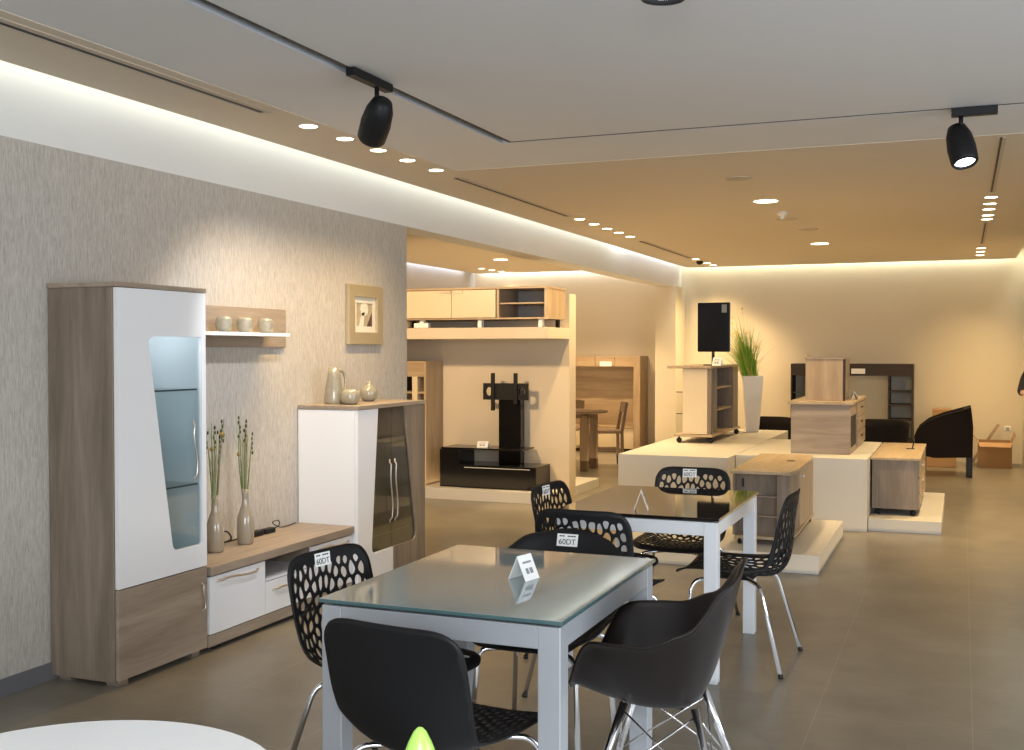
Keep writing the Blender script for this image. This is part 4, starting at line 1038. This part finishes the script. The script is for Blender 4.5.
bm = nb(); lathe(bm, [(0.46, 0.72), (0.48, 0.73), (0.48, 0.745), (0.47, 0.75)], (0, 0, 0), 48, True, True); bm.transform(Matrix.Translation((-4.72, 13.35, 0)) @ Matrix.Diagonal((1.25, 0.9, 1, 1)))
part('table_top', bm, M['dwood'], t); bm = nb(); lathe(bm, [(0.36, 0.66), (0.36, 0.72)], (0, 0, 0), 40, False); bm.transform(Matrix.Translation((-4.72, 13.35, 0)) @ Matrix.Diagonal((1.25, 0.9, 1, 1)))
part('apron', bm, M['dwood'], t)
for x, y in ((-4.36, 13.18), (-5.12, 13.18), (-4.36, 13.55), (-5.12, 13.55)): part('leg', B(x - 0.045, x + 0.045, y - 0.045, y + 0.045, 0, 0.70), M['dwood'], t, 0.006)
def wood_chair(label):
    t = thing('wooden_chair', label, 'chair', (0, 0, 0), 'brown wooden dining chairs in the alcove')
    part('seat', B(-0.21, 0.21, -0.20, 0.22, 0.43, 0.465), M['dwood'], t, 0.008)
    for x in (-0.19, 0.19):
        part('leg', B(x - 0.02, x + 0.02, 0.17, 0.21, 0, 0.43), M['dwood'], t, 0.003)
        bm = prism(nb(), [(-0.18, 0), (-0.22, 0), (-0.21, 0.45), (-0.27, 0.83), (-0.235, 0.83), (-0.17, 0.45)], 'X', x - 0.02, x + 0.02); part('rear_leg', bm, M['dwood'], t, 0.003)
        part('stretcher', B(x - 0.012, x + 0.012, -0.18, 0.17, 0.20, 0.225), M['dwood'], t)
    bm = prism(nb(), [(-0.243, 0.70), (-0.262, 0.835), (-0.24, 0.835), (-0.222, 0.70)], 'X', -0.17, 0.17); part('back_rail', bm, M['dwood'], t)
    part('seat_rail', B(-0.17, 0.17, 0.17, 0.20, 0.39, 0.43), M['dwood'], t)
    return t
w = wood_chair('brown wooden chair at the right end of the alcove table')
w.location = (-4.33, 13.95, 0); w.rotation_euler = (0, 0, math.radians(115))
dup(w, (-4.98, 14.15, 0), math.radians(180), 'brown wooden chair mostly hidden behind the alcove table')

# ================================================================== BACK OF THE SHOWROOM
t = thing('dark_wall_unit', 'dark walnut bridge wall unit against the back wall', 'wall unit', (-1.4, 15.9, 0))
y0, y1 = 15.8, 16.19
part('bridge', B(-2.21, -0.605, y0, y1, 1.163, 1.325), M['walnut'], t, 0.002)
for x in (-2.21, -2.01, -0.925, -0.625): part('upright', B(x, x + 0.02, y0, y1, 0.31, 1.163), M['walnut'], t)
part('base_cabinet', B(-2.21, -0.605, y0, y1, 0.02, 0.31), M['walnut'], t, 0.002)
for z in (0.56, 0.76, 0.94): part('shelf', B(-0.905, -0.625, y0 + 0.01, y1, z, z + 0.02), M['walnut'], t)
for z in (0.66, 0.92): part('glass_shelf', B(-2.19, -2.01, y0 + 0.01, y1, z, z + 0.01), M['shelfglass'], t)
part('price_sticker', B(-1.40, -1.22, y0 - 0.006, y0 - 0.001, 1.19, 1.26), M['card'], t)
def tub_chair(label):
    t = thing('tub_chair', label, 'armchair', (0, 0, 0), 'black tub chairs behind the platforms')
    bm = nb(); n = 20; rows_ = []
    for (z, k) in ((0.30, 0.9), (0.45, 0.95), (0.62, 1.0), (0.72, 1.03)):
        row = []
        for i in range(n + 1):
            a = PI + 0.15 - (PI + 0.3) * i / n + PI
            zz = z if z < 0.5 else z - 0.10 * (abs(i / n - 0.5) * 2) ** 3
            row.append(bm.verts.new((0.29 * k * math.cos(a), 0.27 * k * math.sin(a) - 0.0, zz)))
        rows_.append(row)
    for a, b in zip(rows_, rows_[1:]):
        for i in range(n): bm.faces.new((a[i], a[i + 1], b[i + 1], b[i]))
    o = part('backrest', bm, M['fabric'], t, smooth=True); s = o.modifiers.new('thickness', 'SOLIDIFY'); s.thickness = 0.05
    bm = lathe(nb(), [(0.25, 0.30), (0.265, 0.33), (0.26, 0.43), (0.23, 0.45)], (0, 0.0, 0), 36, True, True); part('seat', bm, M['fabric'], t)
    for x in (-0.19, 0.19):
        for y in (-0.17, 0.17): part('leg', B(x - 0.02, x + 0.02, y - 0.02, y + 0.02, 0, 0.31), M['blackm'], t)
    return t
w = tub_chair('black tub chair behind the white planter'); w.location = (-2.09, 13.6, 0)
dup(w, (-0.85, 13.55, 0), math.radians(0), 'black tub chair behind the oak mobile drawer cabinet')

t = thing('lounge_chair', 'large dark lounge chair with sloping arms turned side-on near the cartons', 'armchair', (-0.17, 14.5, 0))
sp = [(-0.53, 0.47), (-0.49, 0.57), (-0.38, 0.665), (-0.22, 0.735), (0.105, 0.835), (0.13, 0.60), (0.125, 0.24), (-0.30, 0.22), (-0.50, 0.26)]
part('side_panel', prism(nb(), sp, 'Y', 14.18, 14.26), M['fabric'], t, 0.015); part('side_panel', prism(nb(), sp, 'Y', 14.78, 14.86), M['fabric'], t, 0.015)
part('backrest', prism(nb(), [(0.0, 0.25), (0.12, 0.25), (0.10, 0.82), (0.02, 0.80)], 'Y', 14.26, 14.78), M['fabric'], t, 0.015)
part('seat', B(-0.50, 0.0, 14.26, 14.78, 0.24, 0.42), M['fabric'], t, 0.02)
for x in (0.09, -0.44):
    for y in (14.22, 14.82): part('leg', B(x - 0.035, x + 0.035, y - 0.03, y + 0.03, 0, 0.26), M['blackm'], t, 0.004)
def carton(name, x0, x1, y0, y1, h, label, flaps):
    t = thing(name, label, 'carton', ((x0 + x1) / 2, (y0 + y1) / 2, 0), 'cardboard cartons by the back wall')
    bm = B(x0, x1, y0, y0 + 0.01, 0, h); box(bm, x0, x1, y1 - 0.01, y1, 0, h); box(bm, x0, x0 + 0.01, y0 + 0.01, y1 - 0.01, 0, h); box(bm, x1 - 0.01, x1, y0 + 0.01, y1 - 0.01, 0, h); box(bm, x0 + 0.01, x1 - 0.01, y0 + 0.01, y1 - 0.01, 0, 0.01)
    part('carton_body', bm, M['carton'], t)
    if flaps:
        bm = nb(); v = [bm.verts.new(p) for p in ((x0, y0, h), (x1, y0, h), (x1 - 0.02, y0 - 0.10, h - 0.05), (x0 + 0.02, y0 - 0.10, h - 0.05))]; bm.faces.new(v); part('flap', bm, M['carton'], t)
        bm = nb(); v = [bm.verts.new(p) for p in ((x1, y0, h), (x1, y1, h), (x1 + 0.04, y1 - 0.02, h + 0.12), (x1 + 0.04, y0 + 0.02, h + 0.10))]; bm.faces.new(v); part('flap', bm, M['carton'], t)
        bm = nb(); v = [bm.verts.new(p) for p in ((x0, y0, h), (x0, y1, h), (x0 - 0.09, y1 - 0.02, h + 0.10), (x0 - 0.09, y0 + 0.02, h + 0.10))]; bm.faces.new(v); part('flap', bm, M['carton'], t)
    else:
        bm = B(x0, x1, y0, y1, h, h + 0.006); part('lid', bm, M['carton'], t)
carton('open_carton', 0.20, 0.60, 15.45, 15.95, 0.33, 'open brown carton with raised flaps by the back wall', True)
carton('flat_carton', -0.48, -0.06, 15.3, 15.7, 0.20, 'brown carton partly hidden behind the lounge chair', False)
carton('tall_carton', -0.36, -0.12, 15.75, 16.1, 0.72, 'brown carton corner showing above the lounge chair back', False)
bm = B(-0.02, 0.02, -0.01, 0.01, 0, 0.62); bm.transform(Matrix.Translation((0.13, 16.10, 0.0)) @ Matrix.Rotation(math.radians(32), 4, 'Y'))
bm.transform(Matrix.Translation((0, 0, 0.0)))
solo('wood_strip', bm, M['tan_z'], 'pale wooden strip leaning beside the open carton', 'plank')
t = thing('wall_socket', 'small white wall socket above the open carton', 'socket', (0.57, 16.19, 0.46)); part('plate', B(0.53, 0.61, 16.19, 16.2, 0.44, 0.50), M['card'], t, 0.003); part('socket_face', B(0.55, 0.59, 16.183, 16.19, 0.45, 0.48), M['greyink'], t)

# ================================================================== PERSON at the right edge
def skin_obj(name, verts, edges, root, m, parent, sub=2, mats=None):
    me = bpy.data.meshes.new(name); base = top(parent).location
    me.from_pydata([tuple(Vector(v[0])) for v in verts], edges, []); 
    o = bpy.data.objects.new(name, me); COL.objects.link(o); o.parent = parent
    sk = o.modifiers.new('skin', 'SKIN'); sk.use_smooth_shade = True
    lay = me.skin_vertices[0].data if me.skin_vertices else None
    if lay is None:
        bpy.context.view_layer.objects.active = o
    for i, v in enumerate(verts):
        me.skin_vertices[0].data[i].radius = v[1] if isinstance(v[1], tuple) else (v[1], v[1])
        me.skin_vertices[0].data[i].use_root = (i == root)
    s = o.modifiers.new('smooth', 'SUBSURF'); s.levels = sub; s.render_levels = sub
    dg = bpy.context.evaluated_depsgraph_get(); ev = o.evaluated_get(dg); me2 = bpy.data.meshes.new_from_object(ev)
    o.modifiers.clear(); o.data = me2; bpy.data.meshes.remove(me); me2.name = name
    me2.materials.clear()
    for mm in (mats or [m]): me2.materials.append(mm)
    for p in me2.polygons: p.use_smooth = True
    return o
t = thing('person', 'person in dark coat and shoes standing half out of frame, elbow bent', 'person', (0, 0, 0))
V = [((0, 0, 0.95), (0.15, 0.11)), ((0, 0, 1.15), (0.13, 0.10)), ((0, 0.0, 1.36), (0.16, 0.11)), ((0, -0.01, 1.47), (0.07, 0.065)), ((0, 0.0, 1.535), (0.05, 0.052)), ((0, 0.015, 1.62), (0.075, 0.092)), ((0, 0.01, 1.70), (0.066, 0.08)), ((0, 0.0, 1.745), (0.035, 0.045))]
Eg = [(0, 1), (1, 2), (2, 3), (3, 4), (4, 5), (5, 6), (6, 7)]
def chain(start, pts):
    prev = start
    for p in pts: V.append(p); Eg.append((prev, len(V) - 1)); prev = len(V) - 1
    return prev
for s in (-1, 1):
    chain(0, [((s * 0.095, 0, 0.86), 0.092), ((s * 0.12, 0.01, 0.48), 0.06), ((s * 0.14, -0.01, 0.10), 0.042), ((s * 0.145, 0.0, 0.05), 0.04), ((s * 0.155, 0.14, 0.03), (0.04, 0.022))])
    wr = chain(2, [((s * 0.17, 0, 1.40), 0.062), ((s * 0.325, 0.0, 1.22), 0.052), ((s * 0.20, 0.17, 1.10), 0.036), ((s * 0.12, 0.20, 1.09), (0.028, 0.018))])
    pm = chain(wr, [((s * 0.08, 0.235, 1.10), (0.036, 0.016))])
    for k in range(4): chain(pm, [((s * (0.055 - 0.002 * k), 0.25, 1.125 - 0.018 * k), 0.009), ((s * (0.02 + 0.004 * abs(k - 1.5)), 0.245, 1.12 - 0.018 * k), 0.007)])
    chain(wr, [((s * 0.095, 0.20, 1.135), 0.010), ((s * 0.07, 0.215, 1.155), 0.008)])
body = skin_obj('body', V, Eg, 0, M['skin'], t, 2, [M['skin'], M['cloth'], M['trouser'], M['rubber']])
for p in body.data.polygons:
    z = p.center.z; x = abs(p.center.x); y = p.center.y
    p.material_index = 0 if (z > 1.49 or (y > 0.215 and z > 0.9)) else 1 if z > 0.90 else 2 if z > 0.085 else 3
bm = nb(); sphere(bm, (0, -0.012, 1.685), 0.1, 0.88, 1.02, 0.86, 20, 14)
bmesh.ops.delete(bm, geom=[v for v in bm.verts if v.co.y > 0.045 and v.co.z < 1.70 or v.co.z < 1.60], context='VERTS')
part('hair', bm, M['hair'], t, smooth=True)
bm = nb()
for s in (-1, 1): sphere(bm, (s * 0.033, 0.098, 1.635), 0.012, 1, 0.6, 0.7, 8, 6)
part('eyes', bm, M['ink'], t, smooth=True)
bm = nb(); sphere(bm, (0, 0.112, 1.608), 0.016, 0.8, 1.2, 1.5, 8, 6); part('nose', bm, M['skin'], t, smooth=True)
bm = nb(); sphere(bm, (0, 0.098, 1.572), 0.02, 1.2, 0.5, 0.3, 8, 6); part('mouth', bm, M['carton'], t, smooth=True)
t.location = (0.785, 11.75, 0); t.rotation_euler = (0, 0, math.radians(130))

# ================================================================== LIGHT, WORLD, CAMERA
w = bpy.data.worlds.new('daylight'); SC.world = w; w.use_nodes = True
bg = w.node_tree.nodes['Background']; bg.inputs[0].default_value = (0.80, 0.88, 1.0, 1); bg.inputs[1].default_value = 0.7
area('rear_daylight_fill', (1.2, -2.6, 1.9), (-2.0, 5.0, 1.2), 190, (0.90, 0.95, 1.0), 3.5, 2.0)  # unseen area light added behind the camera as cool daylight
area('side_window_light', (4.6, 3.2, 1.7), (-2.0, 4.2, 1.2), 120, (0.88, 0.94, 1.0), 4.0, 2.0)

spot('camera_flash', (0.0, -0.08, 1.75), (-2.0, 5.0, 1.5), 75, (0.94, 0.96, 1.0), 120, 0.8, 0.03)
area('warm_bounce_fill', (-1.3, 11.3, 0.02), (-1.3, 11.3, 3), 42, (1.0, 0.69, 0.29), 3.6, 8.0)  # added up-facing panel at floor level, imitates warm floor bounce
area('warm_bounce_fill', (-5.3, 12.4, 0.13), (-5.3, 12.4, 3), 62, (1.0, 0.70, 0.36), 2.6, 6.0)  # same added warm bounce for the alcove
area('cool_bounce_fill', (0.6, 3.2, 0.02), (0.6, 3.2, 3), 22, (0.88, 0.94, 1.0), 4.0, 5.0)  # added up-facing panel, imitates cool bounce onto the near ceiling
area('cabinet_led', (-3.67, 4.25, 1.775), (-3.67, 4.25, 0.5), 1.8, (0.93, 0.96, 1.0), 0.2, 0.15)
area('cabinet_led', (-3.64, 6.39, 1.13), (-3.64, 6.39, 0.3), 2.2, (1.0, 0.97, 0.93), 0.2, 0.6)
cam = bpy.data.cameras.new('camera'); co = bpy.data.objects.new('camera', cam); COL.objects.link(co)
F_PX = 1111.0; cam.sensor_width = 36; cam.lens = F_PX / 1024 * 36; cam.clip_start = 0.05
yaw = math.atan(450 / F_PX); pit = -math.atan(24 / F_PX)
co.location = (0, 0, 1.5); co.rotation_euler = (PI / 2 + pit, 0, yaw)
SC.camera = co
SC.view_settings.view_transform = 'Standard'; SC.view_settings.look = 'None'; SC.view_settings.exposure = 0.25; SC.view_settings.gamma = 1.0
